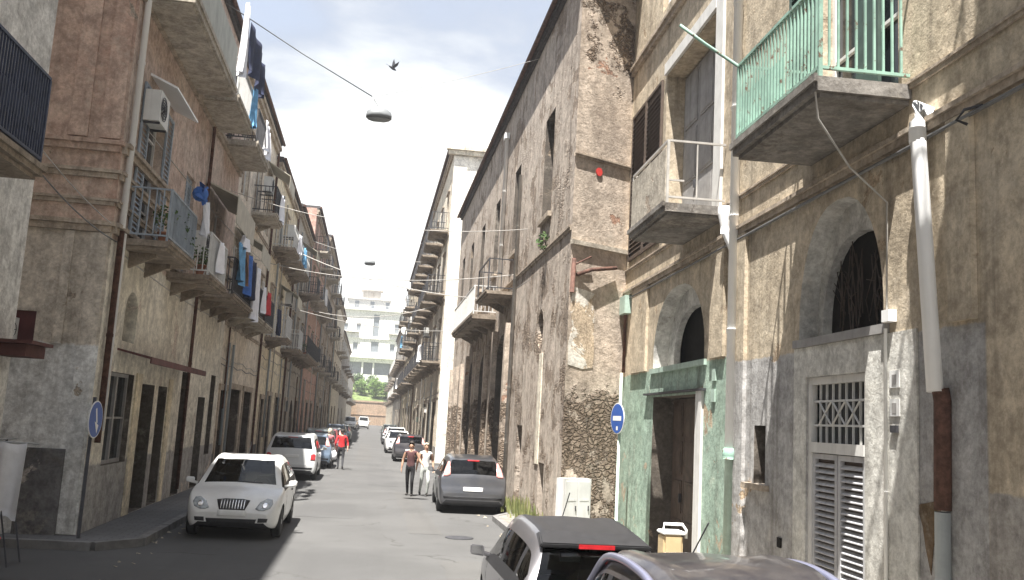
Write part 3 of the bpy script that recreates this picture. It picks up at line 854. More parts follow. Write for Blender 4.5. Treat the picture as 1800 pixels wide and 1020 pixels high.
# balconies
b1 = part_balcony(r1, F1, 8.05, 10.4, 6.02, 1.0, railmat='greenpaint', slab='slabgrey', h=1.02, th=.15, brackets=0, pitch=.085)
bm = bmesh.new(); F1.box(bm, 9.0, 10.33, 6.1, 6.62, .93, .936); obj('mesh_screen', bm, M['mesh'], b1)
bm = bmesh.new(); tube(bm, [F1.P(10.36, 7.03, .95), F1.P(10.38, 7.3, 1.4), F1.P(10.4, 7.52, 1.72)], .022, 8); obj('clothes_bracket', bm, M['greenpaint'], b1)
o = part_window(r1, F1, 8.3, 10.1, 6.06, 9.0, .22, 'whitewood', bars=2)
for a, b, m in ((10.12, 10.95, 'greenwood'),):
    bm = bmesh.new(); louvre(bm, F1, a, b, 6.1, 8.98, .01, .045, .09); F1.box(bm, a + .05, b - .05, 6.12, 8.95, .004, .012); obj('shutter', bm, M[m], r1)
bm = bmesh.new(); F1.box(bm, 8.9, 9.4, 6.1, 8.9, -.14, -.1); obj('shutter', bm, M['greenwood'], r1)
b2 = part_balcony(r1, F1, 13.45, 15.75, 6.02, 1.0, rail='bars', railmat='palecable', slab='slabgrey', h=1.02, th=.14, brackets=0, pitch=1.1)
bm = bmesh.new(); F1.box(bm, 13.5, 15.7, 6.04, 6.93, .955, .985); obj('parapet_panel', bm, M['slabpale'], b2)
o = part_door(r1, F1, 14.02, 15.1, 6.06, 9.55, .40, 'greywood', 1, 3)
o = part_door(r1, F1, 15.12, 17.08, 6.06, 9.55, .42, 'greywood', 2, 3)
bm = bmesh.new(); F1.box(bm, 14.1, 14.55, 6.08, 9.2, -.33, -.27); obj('shutter', bm, M['redwood'], r1)
bm = bmesh.new(); F1.box(bm, 13.62, 13.98, 6.02, 9.8, .003, .05); F1.box(bm, 13.98, 17.12, 9.62, 9.85, .003, .06); obj('architrave', bm, M['whitewood'], r1)
for a, b in ((17.3, 18.5), (18.55, 19.75)):
    bm = bmesh.new(); louvre(bm, F1, a, b, 6.2, 9.6, .01, .05, .1); F1.box(bm, a + .05, b - .05, 6.24, 9.55, .004, .012); obj('shutter', bm, M['wood'], r1)
part_window(r1, F1, 4.2, 5.6, 6.06, 9.0, .22)
part_window(r1, F1, 11.9, 13.0, 11.2, 13.6, .18); part_window(r1, F1, 16.5, 17.6, 11.2, 13.6, .18)
part_balcony(r1, F1, 2.6, 5.4, 10.9, 2.0, brackets=3)  # unseen balcony overhead, added and deepened to shade the wall below
# pipes
p = part_pipe(r1, [F1.P(12.75, 16.0, .1), F1.P(12.8, 2.25, .1)], .068, 'whitepvc')
bm = bmesh.new(); lathe(bm, [(.075, 0), (.08, .12), (.12, .3), (.12, .42), (.07, .42)], 14, c=F1.P(13.1, 5.5, .12)); tube(bm, [F1.P(13.1, 5.52, .12), F1.P(12.82, 5.2, .1)], .055, 10); obj('funnel', bm, M['whitepvc'], p)
part_pipe(r1, [F1.P(12.8, 2.22, .1), F1.P(12.82, .16, .1)], .062, 'palegreen', clamps=False)
bm = bmesh.new(); lathe(bm, [(.085, 0), (.1, .05), (.1, .14), (.075, .16)], 14, c=F1.P(12.8, 2.1, .1)); obj('collar', bm, M['greenpaint'], p)
p = part_pipe(r1, [F1.P(7.72, 5.6, .02), F1.P(7.72, 5.66, .13), F1.P(7.72, 5.5, .145), F1.P(7.5, 2.93, .13)], .072, 'whitepvc', clamps=False)
bm = bmesh.new(); tube(bm, [F1.P(7.715, 5.44, .144), F1.P(7.712, 5.3, .144)], .08, 12); obj('collar', bm, M['whitepvc'], p)
part_pipe(r1, [F1.P(7.5, 2.96, .08), F1.P(7.5, 2.85, .06), F1.P(7.52, 1.9, .06)], .075, 'rust', clamps=False)
part_pipe(r1, [F1.P(7.52, 1.88, .06), F1.P(7.54, .16, .06)], .068, 'greypvc', clamps=False)
bm = bmesh.new(); F1.prism(bm, [(7.62, 1.98), (8.02, 1.9), (7.93, 1.72), (7.88, 1.52), (7.80, 1.3), (7.76, 1.55), (7.66, 1.75)], .003, .008)
obj('plaster_scar', bm, stucco('bare brown mortar', (.17, .12, .075), (.12, .085, .05), (.1, .07, .05), .55, .2, 2), r1)
part_pipe(r1, [F1.P(8.1, 6.0, 1.0), F1.P(8.12, 5.6, .95), F1.P(8.35, 5.2, .5), F1.P(8.45, 4.9, .05), F1.P(8.5, 3.7, .03)], .011, 'palecable', clamps=False, name='cable')
bm = bmesh.new(); tube(bm, [F1.P(6.9, 5.4, .02), F1.P(6.95, 5.36, .16), F1.P(7.05, 5.3, .17), F1.P(7.0, 5.25, .1)], .014, 6); obj('hook', bm, M['iron'], r1)
bm = bmesh.new(); F1.box(bm, 19.45, 19.95, 5.0, 5.4, .003, .16); o = obj('junction_box', bm, M['palegreen'], r1)
part_pipe(r1, [F1.P(19.8, 5.0, .05), F1.P(19.85, 3.7, .04)], .035, 'rust', clamps=False, name='conduit')
part_pipe(r1, [F1.P(-8, 5.36, .05), F1.P(7, 5.36, .05), F1.P(13, 5.35, .05), F1.P(19.5, 5.34, .05)], .02, 'cable', clamps=False, name='cable')

# ------------------------------------------------------------------ right: the low ruined corner house
F2 = Frame((4.1, 0), (0, 1), (-1, 0)); FE = Frame((4.1, 19.3), (.89, .45), (.45, -.89))
r2 = empty('corner_house', (8.5, 34, 0), 'low crumbling brown corner house with rubble stones showing at its base', 'building')
h2 = []; wins2 = [(22.6, 1.25), (27.9, 1.15), (32.5, 1.15), (36.9, 1.15), (41.0, 1.15), (45.0, 1.15)]
for c, wd in wins2: h2.append((rect(c - wd / 2, c + wd / 2, 7.75, 10.5), .5, 1))
oval = [(22.6 + .38 * math.cos(t), 4.85 + .5 * math.sin(t)) for t in [2 * math.pi * k / 20 for k in range(20)]]
h2.append((oval, .3))
doors2 = [(28.0, 30.6, 5.3), (33.0, 35.4, 5.0), (36.7, 39.2, 5.0), (42.0, 44.0, 4.8), (45.0, 46.9, 4.8)]
for a, b, zt in doors2: h2.append((arch(a, b, .14, zt - .9, zt), 1.1, 1))
h2.append((rect(21.25, 21.95, .13, 1.55), .3)); h2.append((rect(24.6, 25.5, .13, 2.4), .3))
shell(r2, F2, 19.3, 47.5, 13.1, 8, h2, 'brown', ends=(False, True))
bm = bmesh.new(); FE.wall(bm, rect(0, 3.2, -.02, 13.1), []); obj('end_wall', bm, M['crumble'], r2)
for c, wd in wins2:
    part_shutter(r2, F2, c - wd / 2, c + wd / 2, 7.75, 10.5, -.46, 'wood', 2, .14)
    bm = bmesh.new(); F2.box(bm, c - wd / 2 - .12, c + wd / 2 + .12, 7.62, 7.747, .003, .1); obj('sill', bm, M['moulding'], r2)
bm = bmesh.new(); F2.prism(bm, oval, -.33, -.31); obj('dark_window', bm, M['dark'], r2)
for a, b, zt in doors2:
    bm = bmesh.new(); F2.prism(bm, arch(a, b, .14, zt - .9, zt), -1.15, -1.12); obj('door', bm, M['wood'], r2)
    bm = bmesh.new()
    for s in (a - .35, b + .003): F2.box(bm, s, s + .347, .14, zt + .2, .003, .16)
    obj('pilaster', bm, M['crumble'], r2)
for a, b, zt in ((21.25, 21.95, 1.55), (24.6, 25.5, 2.4)):
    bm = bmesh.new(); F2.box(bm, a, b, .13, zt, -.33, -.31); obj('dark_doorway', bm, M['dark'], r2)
bm = bmesh.new(); F2.box(bm, 22.0, 22.4, 1.5, 4.2, .003, .03); obj('pale_patch', bm, M['cream'], r2)
part_roof(r2, F2, 19.2, 47.5, 13.1, 8, .16, .14)
part_balcony(r2, F2, 27.5, 30.3, 6.45, .85, brackets=2, railmat='iron', pitch=1.2, th=.1)
part_balcony(r2, F2, 31.4, 39.2, 6.15, .85, brackets=5, railmat='whiteiron', th=.16)
part_string(r2, F2, 19.35, 47.4, 6.75, .1, .06)
part_pipe(r2, [F2.P(30.35, 12.2, .1), F2.P(30.35, 6.5, .1)], .06, 'whitepvc')
bm = bmesh.new(); F2.box(bm, 30.2, 30.5, 12.2, 12.4, .03, .2); obj('hopper', bm, M['whitepvc'], r2)
part_pipe(r2, [F2.P(26.9, 10, .08), F2.P(26.9, .2, .08)], .05, 'palecable')
part_string(r2, FE, -.04, 3.1, 8.42, .09, .07); 
bm = bmesh.new(); FE.box(bm, -.03, 2.6, 6.42, 6.52, .003, .08); obj('ledge', bm, M['slabpale'], r2)
bm = bmesh.new(); FE.box(bm, .1, 3.1, 12.72, 12.86, .003, .1); obj('coping', bm, M['slabpale'], r2)
bm = bmesh.new()
pp = []
rr = random.Random(11)
for a, b in ((0.05, 3.86), (0.43, 3.8), (0.75, 3.84), (0.79, 4.2), (0.73, 4.7), (0.77, 5.1), (0.68, 5.45), (0.75, 5.66), (0.43, 5.62), (0.08, 5.7), (0.07, 5.2), (0.13, 4.8), (0.05, 4.4)): pp.append((a + rr.uniform(-.03, .03), 2.45 + (b - 2.45) * .93 + rr.uniform(-.05, .05)))
FE.prism(bm, pp, .003, .012); obj('whitewash_patch', bm, stucco('flaking whitewash', (.70, .68, .63), (.62, .60, .55), (.35, .29, .22), .54, .25, 1.2), r2)
bm = bmesh.new(); n = 16; FE.prism(bm, [(.70 + .09 * math.cos(2 * math.pi * k / n), 8.2 + .1 * math.sin(2 * math.pi * k / n)) for k in range(n)], .003, .03); obj('red_plaque', bm, M['redmark'], r2)
bm = bmesh.new(); tube(bm, [FE.P(.15, 5.75, .05), FE.P(.5, 5.9, .14), FE.P(1.25, 6.05, .1)], .045, 7); tube(bm, [FE.P(.05, 5.35, .03), FE.P(.05, 6.1, .06)], .05, 6); tube(bm, [FE.P(.05, 5.95, .06), FE.P(.5, 6.2, .1)], .02, 6); obj('iron_bracket', bm, M['rust'], r2)
# utility cabinets at the base of the corner
t = empty('meter_cabinet', FE.P(.25, .12, .16), 'white double metal meter cabinet against the rubble base of the corner house', 'cabinet')
bm = bmesh.new(); FE.box(bm, -.12, .62, .12, 1.36, .02, .28); obj('casing', bm, M['cabinet'], t)
for a, b in ((-.09, .24), (.26, .59)):
    bm = bmesh.new(); FE.box(bm, a, b, .22, 1.30, .281, .295); FE.box(bm, a + .04, b - .04, .9, .94, .296, .3); o = obj('door', bm, M['cabinet'], t)
    bm = bmesh.new(); FE.box(bm, b - .06, b - .04, .7, .8, .296, .315); obj('handle', bm, M['iron'], o)
# weeds along the corner and on the ledges
bm = bmesh.new(); rr = random.Random(5); random.seed(5)
for i in range(520):
    y = rr.uniform(19.6, 26.8); x = 4.07 - abs(rr.gauss(0, .16)); hh = rr.uniform(.1, .5) * (1.2 - abs(y - 22.8) / 5)
    b = Vector((x, y, .11)); dv = Vector((rr.uniform(-.25, .1), rr.uniform(-.2, .2), 1)); s = Vector((rr.uniform(-1, 1), rr.uniform(-1, 1), 0)).normalized() * rr.uniform(.012, .03)
    quad(bm, [b - s, b + s, b + dv * hh + s * .3, b + dv * hh - s * .3])
for i in range(90):
    s = rr.uniform(.05, 2.6); b = FE.P(s, .11, rr.uniform(.02, .3)); hh = rr.uniform(.08, .3); q = Vector((rr.uniform(-1, 1), rr.uniform(-1, 1), 0)).normalized() * .015
    quad(bm, [b - q, b + q, b + Vector((rr.uniform(-.1, .1), rr.uniform(-.1, .1), hh)), b + Vector((rr.uniform(-.1, .1), rr.uniform(-.1, .1), hh * .8))])
tag(obj('weeds', bm, M['weed']), kind='stuff')
for i, (p, lab) in enumerate(((F2.P(22.2, 6.9, .12), 'dark weedy plant rooted in the ledge under the first upper window of the corner house'),)):
    r = empty('wall_plant', p, lab, 'plant'); bm = bmesh.new(); leaves(bm, p + UP * .12, (.14, .38, .24), 90 - 35 * i, .10); obj('foliage', bm, M['leaf'], r)
    bm = bmesh.new(); tube(bm, [p - F2.n * .1, p + UP * .25], .02, 5); obj('stem', bm, M['bark'], r)

# ------------------------------------------------------------------ right: farther houses
r3, F3, c3 = row_building('R', 'apartment_building', 'tall white ended apartment building rising beyond the low corner house', 49.6, 79, 3.6, 17.6, 'cream', [5.6, 9.4, 13.0], 7,
    [(51.5, 53.6, 3.4, 'shop'), (56, 58, 3.4, 'door'), (60.5, 62.5, 3.4, 'shop'), (65, 67, 3.2, 'arch'), (70, 72, 3.2, 'shop'), (75, 76.6, 3, 'door')], rail='bars', seed=2, bd=1.0)
FW = Frame((3.6, 49.6), (1, 0), (0, -1))
bm = bmesh.new(); FW.box(bm, 0, 9, -.02, 17.6, .003, .04); FW.box(bm, .0, .75, .1, 17.1, .041, .1); o = obj('end_wall', bm, M['white'], r3)
bm = bmesh.new(); FW.box(bm, -.35, 9, 17.15, 17.4, .05, .28); FW.box(bm, -.45, 9, 17.403, 17.62, .05, .4); obj('end_cornice', bm, M['cream'], r3)
bm = bmesh.new(); FW.box(bm, .3, 9, 17.63, 18.3, -2.5, -2.3); FW.box(bm, 1.2, 5, 17.63, 19.2, -6, -3); obj('roof_block', bm, M['white'], r3)
r4, F4, c4 = row_building('R', 'apartment_building', 'ochre apartment building with stacked cluttered balconies beyond the white ended one', 79, 110, 3.6, 17.5, 'ochre', [5.4, 9.0, 12.6], 7,
    [(82, 84, 3.3, 'shop'), (87, 89, 3.3, 'door'), (93, 95, 3.3, 'shop'), (100, 102, 3.2, 'shop')], balc='each', seed=5, bd=1.1)
r5, F5, c5 = row_building('R', 'apartment_building', 'grey house of middle height far along the right side of the street', 110, 150, 3.6, 14.5, 'grey', [5.2, 9.0], 8,
    [(113, 115, 3.2, 'shop'), (122, 124, 3.2, 'door'), (130, 132, 3.2, 'shop')], balc='each', seed=9, bd=1.0, detail=False, railmat='whiteiron')
r6, F6, c6 = row_building('R', 'apartment_building', 'pale cream house closing the far right end of the street', 150, 228, 3.9, 12, 'cream', [5, 8.6], 12,
    [(156, 158, 3.2, 'shop'), (170, 172, 3.2, 'door')], balc='alt', seed=12, bd=1.0, detail=False)

# ------------------------------------------------------------------ left: nearest white house
F0 = Frame((-5.05, 0), (0, 1), (1, 0))
r0 = empty('white_house', (-9, 3, 0), 'grey white plastered house cut off by the left edge with a dark blue balcony', 'building')
h0 = [(rect(9.1, 10.3, 5.2, 7.6), .22), (rect(4.1, 5.3, 5.2, 7.6), .22), (rect(9.1, 10.3, 10.2, 12.6), .22), (rect(9.3, 10.4, .1, 2.8), .3), (rect(3.5, 5.2, .1, 3), .3)]
shell(r0, F0, -12, 13.75, 18.5, 8, h0, 'white_l')
part_roof(r0, F0, -12, 13.75, 18.5, 8, .2)
bm = bmesh.new(); F0.box(bm, 6, 13.6, 18.7, 22, -7.9, -1.9); F0.box(bm, 5.8, 13.7, 21.503, 21.7, -8, -1.7); obj('roof_block', bm, M['white_l'], r0)  # unseen block added on the roof to keep the alley end wall shaded
for a in (9.1, 4.1): part_window(r0, F0, a, a + 1.2, 5.2, 7.6, .2)
part_window(r0, F0, 9.1, 10.3, 10.2, 12.6, .2)
part_door(r0, F0, 9.3, 10.4, .1, 2.8, .28, 'wood'); part_rollshutter(r0, F0, 3.5, 5.2, .1, 3, .28, 'bluegrey')
b0 = part_balcony(r0, F0, 7.9, 11.4, 5.18, .95, railmat='navyiron', brackets=2, h=1.1, pitch=.075)
bm = bmesh.new(); F0.box(bm, 8.0, 11.3, 5.55, 5.85, .895, .90); obj('mesh_screen', bm, M['navyiron'], b0)
bm = bmesh.new(); F0.box(bm, 13.0, 13.74, 2.98, 3.14, .003, .45); F0.box(bm, 12.9, 13.74, 3.143, 3.19, .003, .55); obj('canopy', bm, M['awning'], r0)

# ------------------------------------------------------------------ left: faded red corner house
FL = Frame((-4.85, 0), (0, 1), (1, 0)); FA = Frame((-4.85, 17.1), (-1, 0), (0, -1))
l1 = empty('red_house', (-9, 23.5, 0), 'faded red plaster corner house with beige ground floor and white corner pipe', 'building')
hl = [(arch(18.55, 19.5, 3.62, 4.2, 4.62), .25), (rect(18.1, 19.8, 1.25, 3.0), .2, 1), (rect(20.5, 21.7, .14, 2.85), .35, 1), (rect(22.1, 23.0, .14, 2.85), .35, 1),
      (rect(24.6, 25.5, .14, 3.3), .3, 1), (rect(27.1, 28.2, .14, 2.7), .35, 1), (rect(28.9, 29.7, 1.0, 3.4), .25, 1),
      (rect(18.6, 20.0, 5.6, 8.7), .25), (rect(22.6, 23.7, 5.6, 8.1), .25), (rect(26.8, 27.9, 5.6, 8.1), .25),
      (rect(19.2, 20.4, 10.35, 12.7), .22), (rect(23.4, 24.5, 10.35, 12.7), .22), (rect(27.4, 28.5, 10.35, 12.7), .22)]
shell(l1, FL, 17.1, 30.4, 13.7, 9, hl, 'redfront', ends=(False, True))
bm = bmesh.new(); FA.wall(bm, rect(0, 9, -.02, 13.7), [(rect(1.1, 1.62, 3.3, 3.95), .12)]); obj('end_wall', bm, M['redwall'], l1)
part_roof(l1, FL, 17.1, 30.4, 13.7, 9, .15)
bm = bmesh.new(); FA.box(bm, 1.1, 1.62, 3.3, 3.95, -.1, -.04); obj('shutter', bm, simple('dark red shutter', (.085, .025, .025), .6, var=.2), l1)
for z, h, d in ((6.45, .16, .1), (6.95, .2, .14), (5.45, .2, .12), (5.95, .12, .07), (10.0, .2, .14)):
    bm = bmesh.new(); FA.box(bm, .01, 9, z, z + h * .6, .003, d * .6); FA.box(bm, -.05, 9, z + h * .6 + .002, z + h, .003, d); obj('string_course', bm, M['moulding'] if z != 6.95 else M['redwall'], l1)
    bm = bmesh.new(); FL.box(bm, 17.105, 30.38, z, z + h * .6, .003, d * .6); FL.box(bm, 17.105, 30.38, z + h * .6 + .002, z + h, .003, d); obj('string_course', bm, M['moulding'], l1)
for a, b, z0, z1 in ((.04, .34, .14, 5.44), (.62, .78, 3.4, 5.44), (.05, .4, 7.2, 9.98), (.62, .95, 7.2, 9.98), (.05, .4, 10.25, 13.6)):
    bm = bmesh.new(); FA.box(bm, a, b, z0, z1, .003, .05); obj('pilaster', bm, M['redwall'], l1)
bm = bmesh.new(); FA.box(bm, .32, 1.02, .13, 1.58, .003, .12); FA.box(bm, .28, 1.06, .02, .129, .003, .2); obj('stone_plinth', bm, M['stone'], l1)
part_pipe(l1, [FL.P(17.35, 13.6, .09), FL.P(17.35, 5.6, .09)], .06, 'whitepvc')
part_pipe(l1, [FL.P(17.35, 5.55, .09), FL.P(17.4, 1.7, .09)], .055, 'rust')
part_pipe(l1, [FL.P(17.62, 5.55, .07), FL.P(17.62, 1.9, .07)], .045, 'whitepvc')
bm = bmesh.new(); FL.prism(bm, arch(18.55, 19.5, 3.62, 4.2, 4.62), -.27, -.25); obj('window', bm, M['pane'], l1)
part_window(l1, FL, 18.1, 19.8, 1.25, 3.0, .18, 'greywood')
part_door(l1, FL, 20.5, 21.7, .14, 2.85, .33, 'greenwood', 2, 4, .5); part_door(l1, FL, 22.1, 23.0, .14, 2.85, .33, 'bluegrey', 1, 3)
part_door(l1, FL, 24.6, 25.5, .14, 3.3, .28, 'wood', 1, 4, .6); part_door(l1, FL, 27.1, 28.2, .14, 2.7, .33, 'bluegrey', 2, 3); part_window(l1, FL, 28.9, 29.7, 1.0, 3.4, .23, 'wood')
bm = bmesh.new()
P = FL.P
hexa(bm, [P(18.3, 3.42, .004), P(24.2, 3.42, .004), P(24.2, 3.46, .004), P(18.3, 3.46, .004), P(18.3, 3.28, .62), P(24.2, 3.28, .62), P(24.2, 3.33, .62), P(18.3, 3.33, .62)])
FL.box(bm, 18.3, 24.2, 3.2, 3.325, .622, .65); obj('canopy', bm, M['awning'], l1)
for a, b in ((19.95, 20.42), (23.1, 23.5)):
    bm = bmesh.new(); FL.box(bm, a, b, .14, 3.05, .003, .03); obj('pale_jamb', bm, M['ochre'], l1)
part_window(l1, FL, 18.6, 20.0, 5.6, 8.7, .23, 'whitewood', 3); part_shutter(l1, FL, 22.6, 23.7, 5.6, 8.1, -.12, 'bluegrey'); part_window(l1, FL, 26.8, 27.9, 5.6, 8.1, .2)
for a, b in ((18.02, 18.58), (20.02, 20.6)):
    bm = bmesh.new(); louvre(bm, FL, a, b, 5.62, 8.68, .015, .04, .1); obj('shutter', bm, M['bluegrey'], l1)
bm = bmesh.new(); hexa(bm, [P(18.4, 8.95, .004), P(20.6, 8.95, .004), P(20.6, 9.0, .004), P(18.4, 9.0, .004), P(18.4, 8.72, .55), P(20.6, 8.72, .55), P(20.6, 8.76, .55), P(18.4, 8.76, .55)]); obj('window_hood', bm, M['whitepvc'], l1)
for a in (19.2, 23.4, 27.4): part_shutter(l1, FL, a, a + 1.15, 10.35, 12.7, -.1, 'bluegrey' if a < 25 else 'wood')
part_balcony(l1, FL, 17.75, 20.3, 5.5, .85, railmat='bluegrey', brackets=2)
bw = part_balcony(l1, FL, 21.6, 24.0, 5.45, .95, railmat='whiteiron', brackets=2)
part_balcony(l1, FL, 25.3, 29.8, 5.5, .95, railmat='iron', brackets=3)
part_balcony(l1, FL, 17.3, 22.6, 10.3, .95, rail='panel', railmat='greenish', slab='slabpale', h=1.05, th=.2, brackets=0)
part_balcony(l1, FL, 23.0, 25.8, 10.3, .95, railmat='whiteiron', slab='slabpale', th=.16, brackets=0)
part_balcony(l1, FL, 27.0, 29.9, 10.3, .95, railmat='iron', slab='slabpale', th=.16, brackets=0)
bm = bmesh.new(); hexa(bm, [P(25, 8.45, .05), P(28.6, 8.45, .05), P(28.6, 8.5, .05), P(25, 8.5, .05), P(25, 8.1, .9), P(28.6, 8.1, .9), P(28.6, 8.14, .9), P(25, 8.14, .9)])
FL.box(bm, 25, 28.6, 7.4, 8.1, .88, .9); obj('awning', bm, M['canvas'], l1)
part_pipe(l1, [FL.P(25.0, 10, .08), FL.P(25.0, .3, .08)], .045, 'rust')

# farther left houses
l2, FL2, cl2 = row_building('L', 'apartment_building', 'beige apartment building with dark balconies beyond the faded red corner house', 30.4, 40.2, -4.9, 14, 'beige', [5.55, 9.7], 3,
    [(31.0, 32.2, 3.0, 'door'), (33.2, 35.6, 3.1, 'shop'), (36.6, 38.8, 3.1, 'shop')], balc=['each', 'alt', 'each'], seed=21, bd=.9, slab='slabpale')
l3, FL3, cl3 = row_building('L', 'apartment_building', 'yellow ochre apartment building in the middle of the left side', 40.2, 51, -4.8, 13.4, 'ochre', [5.6, 9.6], 3,
    [(41.4, 42.5, 2.9, 'door'), (44.2, 45.6, 3.1, 'shop'), (47.6, 49.8, 3.1, 'shop')], balc=['alt', 'each', 'each'], seed=22, bd=.95, railmat='whiteiron')
l4, FL4, cl4 = row_building('L', 'apartment_building', 'dark grey apartment building with heavy balconies before the pink one', 51, 62, -4.75, 13.8, 'grey', [5.6, 9.5], 3,
    [(52.5, 53.8, 3, 'door'), (56, 58, 3.1, 'arch'), (59.4, 61.2, 3.1, 'shop')], balc=['long', 'alt', 'each'], seed=23, bd=1.1)
l5, FL5, cl5 = row_building('L', 'apartment_building', 'pink plaster apartment building far along the left side', 62, 77, -4.6, 16.2, 'pink', [5.8, 10, 13.4], 4,
    [(63.5, 64.8, 3, 'door'), (67, 69, 3.1, 'shop'), (72, 73.8, 3.1, 'shop')], balc=['alt', 'each', 'alt'], seed=24, slab='slabpale', bd=.9)
l6, FL6, cl6 = row_building('L', 'apartment_building', 'tallest brown apartment building at the far left of the street', 77, 101, -4.5, 17.2, 'brown', [5.8, 10, 13.8], 5,
    [(79, 81, 3, 'door'), (86, 88, 3.1, 'shop'), (94, 96, 3.1, 'shop')], balc='alt', seed=25, bd=.9, slab='slabpale')
l7, FL7, cl7 = row_building('L', 'apartment_building', 'cream apartment building past the tallest brown one', 101, 125, -4.3, 15, 'cream', [5.6, 9.6], 5,
    [(104, 106, 3, 'door'), (112, 114, 3.1, 'shop')], balc='alt', seed=26, slab='slabpale', bd=1.0, detail=False, railmat='whiteiron')
l8, FL8, cl8 = row_building('L', 'apartment_building', 'pale grey house low at the far left end of the street', 125, 170, -4.4, 13.5, 'grey', [5.4, 9.2], 8,
    [(130, 132, 3, 'door'), (145, 147, 3.1, 'shop')], balc='alt', seed=27, bd=1.0, detail=False, railmat='whiteiron')
l9, FL9, cl9 = row_building('L', 'apartment_building', 'white house last on the left before the garden wall', 170, 228, -4.6, 10.5, 'farwhite', [4.8], 9,
    [(175, 177, 3, 'door')], balc='alt', seed=28, bd=1.0, detail=False, railmat='whiteiron')

# ------------------------------------------------------------------ the street's end
bm = bmesh.new()
NX, NY = 40, 16
rr = random.Random(4)
gv = [[bm.verts.new((-90 + 180 * i / NX, 234.2 + 60 * k / NY, 5.6 + 9.5 * (k / NY) ** .75 + rr.uniform(-.3, .3) * (k > 0))) for k in range(NY + 1)] for i in range(NX + 1)]
for i in range(NX):
    for k in range(NY): bm.faces.new([gv[i][k], gv[i + 1][k], gv[i + 1][k + 1], gv[i][k + 1]])
for i in range(NX): bm.faces.new([gv[i][0], gv[i + 1][0], bm.verts.new((-90 + 180 * (i + 1) / NX, 234.2, -1)), bm.verts.new((-90 + 180 * i / NX, 234.2, -1))])
tag(obj('hillside', bm, simple('dry grass slope', (.13, .17, .06), .95, var=.4, scale=.5)), kind='structure')
FT = Frame((0, 233), (1, 0), (0, -1))
bm = bmesh.new(); FT.box(bm, -70, 70, -.02, 5.6, -1.1, 0); FT.box(bm, -70, 70, 5.603, 6.0, -1.2, .15); FT.box(bm, -70, 70, 2.4, 2.6, .003, .12)
tag(obj('retaining_wall', bm, M['terrace'], base=(0, 233, 0)), 'long ochre retaining wall closing the end of the street below the green garden', 'wall')
rr = random.Random(8); random.seed(8)
for i in range(16):
    x = -13 + 1.75 * i + rr.uniform(-.4, .4); y = 237 + rr.uniform(0, 9); z0 = 6.0 + 9.5 * ((y - 234.2) / 60) ** .75
    hh = rr.uniform(2.6, 5.6); r = empty('garden_shrub', (x, y, z0), ['bushy bright green shrub in the garden above the retaining wall', 'dark green shrub in the garden above the retaining wall'][i % 2], 'shrub', ['bright shrubs in the terrace garden', 'dark shrubs in the terrace garden'][i % 2])
    bm = bmesh.new()
    for k in range(7): leaves(bm, (x + rr.uniform(-1, 1), y + rr.uniform(-1, 1), z0 + hh * rr.uniform(.15, .75)), (rr.uniform(.9, 1.7), 1.3, hh * .32), 170, .48)
    obj('foliage', bm, M['leaf2' if i % 2 == 0 else 'leaf'], r)
    bm = bmesh.new(); tube(bm, [(x, y, z0 - .3), (x + .1, y, z0 + hh * .6)], .12, 6, r1=.04); obj('stem', bm, M['bark'], r)
# the pale building on the hill
FH = Frame((0, 262), (1, 0), (0, -1))
rh = empty('hill_building', (0, 266, 12), 'pale white building with roof terrace on the hill above the garden', 'building')
hw = []
for x, z, wd, hh in ((-9.4, 20.5, 1.3, 2.2), (-6.2, 20.5, 1.3, 2.2), (4.2, 20.6, 1.3, 2.2), (8.0, 20.4, 1.3, 2.2), (-9.2, 26, 1.2, 2.0), (-5.6, 26.2, 1.2, 2), (5.2, 26, 1.2, 2.6), (9.3, 26, 1.2, 2), (-1.2, 20.2, 2.2, 3.0), (-.9, 24.6, 1.6, 6.4), (7.6, 30, 1.4, 1.4)):
    hw.append((rect(x, x + wd, z, z + hh), .3))
for x, wd in ((-8.6, 5.2), (-2.9, 2.6), (.2, 4.6), (5.4, 3.2)): hw.append((rect(x, x + wd, 13.8, 17.3), 2.2))
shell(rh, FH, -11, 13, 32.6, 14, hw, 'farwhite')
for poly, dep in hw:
    bm = bmesh.new(); FH.box(bm, poly[0][0], poly[1][0], poly[0][1], poly[2][1], -dep - .02, -dep); obj('window', bm, M['hazepane'], rh)
for z, d, a, b in ((18.4, .9, -11.3, 9.5), (23.9, .35, -11.2, 13.2), (32.0, .8, -11.4, 13.4)):
    bm = bmesh.new(); FH.box(bm, a, b, z, z + .35, .003, d); obj('cornice', bm, M['farwhite'], rh)
for a, b, z in ((-10.2, -4.8, 25.6), (3.6, 7.2, 25.6)):
    part_balcony(rh, FH, a, b, z, 1.1, railmat='whiteiron', slab='slabpale', pitch=.4)
bm = bmesh.new(); FH.box(bm, -8.5, 3.2, 32.63, 35.4, -9, -2.2); FH.box(bm, -8.9, 3.6, 35.403, 35.75, -9.5, -1.6); obj('penthouse', bm, M['farwhite'], rh)
bm = bmesh.new(); FH.box(bm, -4.6, .6, 35.76, 38.2, -7, -4); FH.box(bm, -5.2, 1.2, 38.203, 38.5, -7.5, -3.2); obj('roof_cabin', bm, M['grey'], rh)
bm = bmesh.new(); FH.box(bm, 6.2, 10.4, 32.63, 34.4, -8, -3); obj('roof_cabin', bm, M['cream'], rh)
for x in (-6.6, -2.2, 2.2, 8.4):
    bm = bmesh.new(); FH.box(bm, x, x + 1.1, 32.9, 34.9, -2.19, -2.1) if x < 3 else FH.box(bm, x, x + .9, 32.8, 34, -2.99, -2.9); obj('window', bm, M['hazepane'], rh)
bm = bmesh.new()
for x in range(-10, 13, 1): FH.box(bm, x - .05, x + .05, 32.63, 33.6, -.3, -.2)
FH.box(bm, -11, 13, 33.603, 33.7, -.32, -.18); obj('railing', bm, M['whiteiron'], rh)
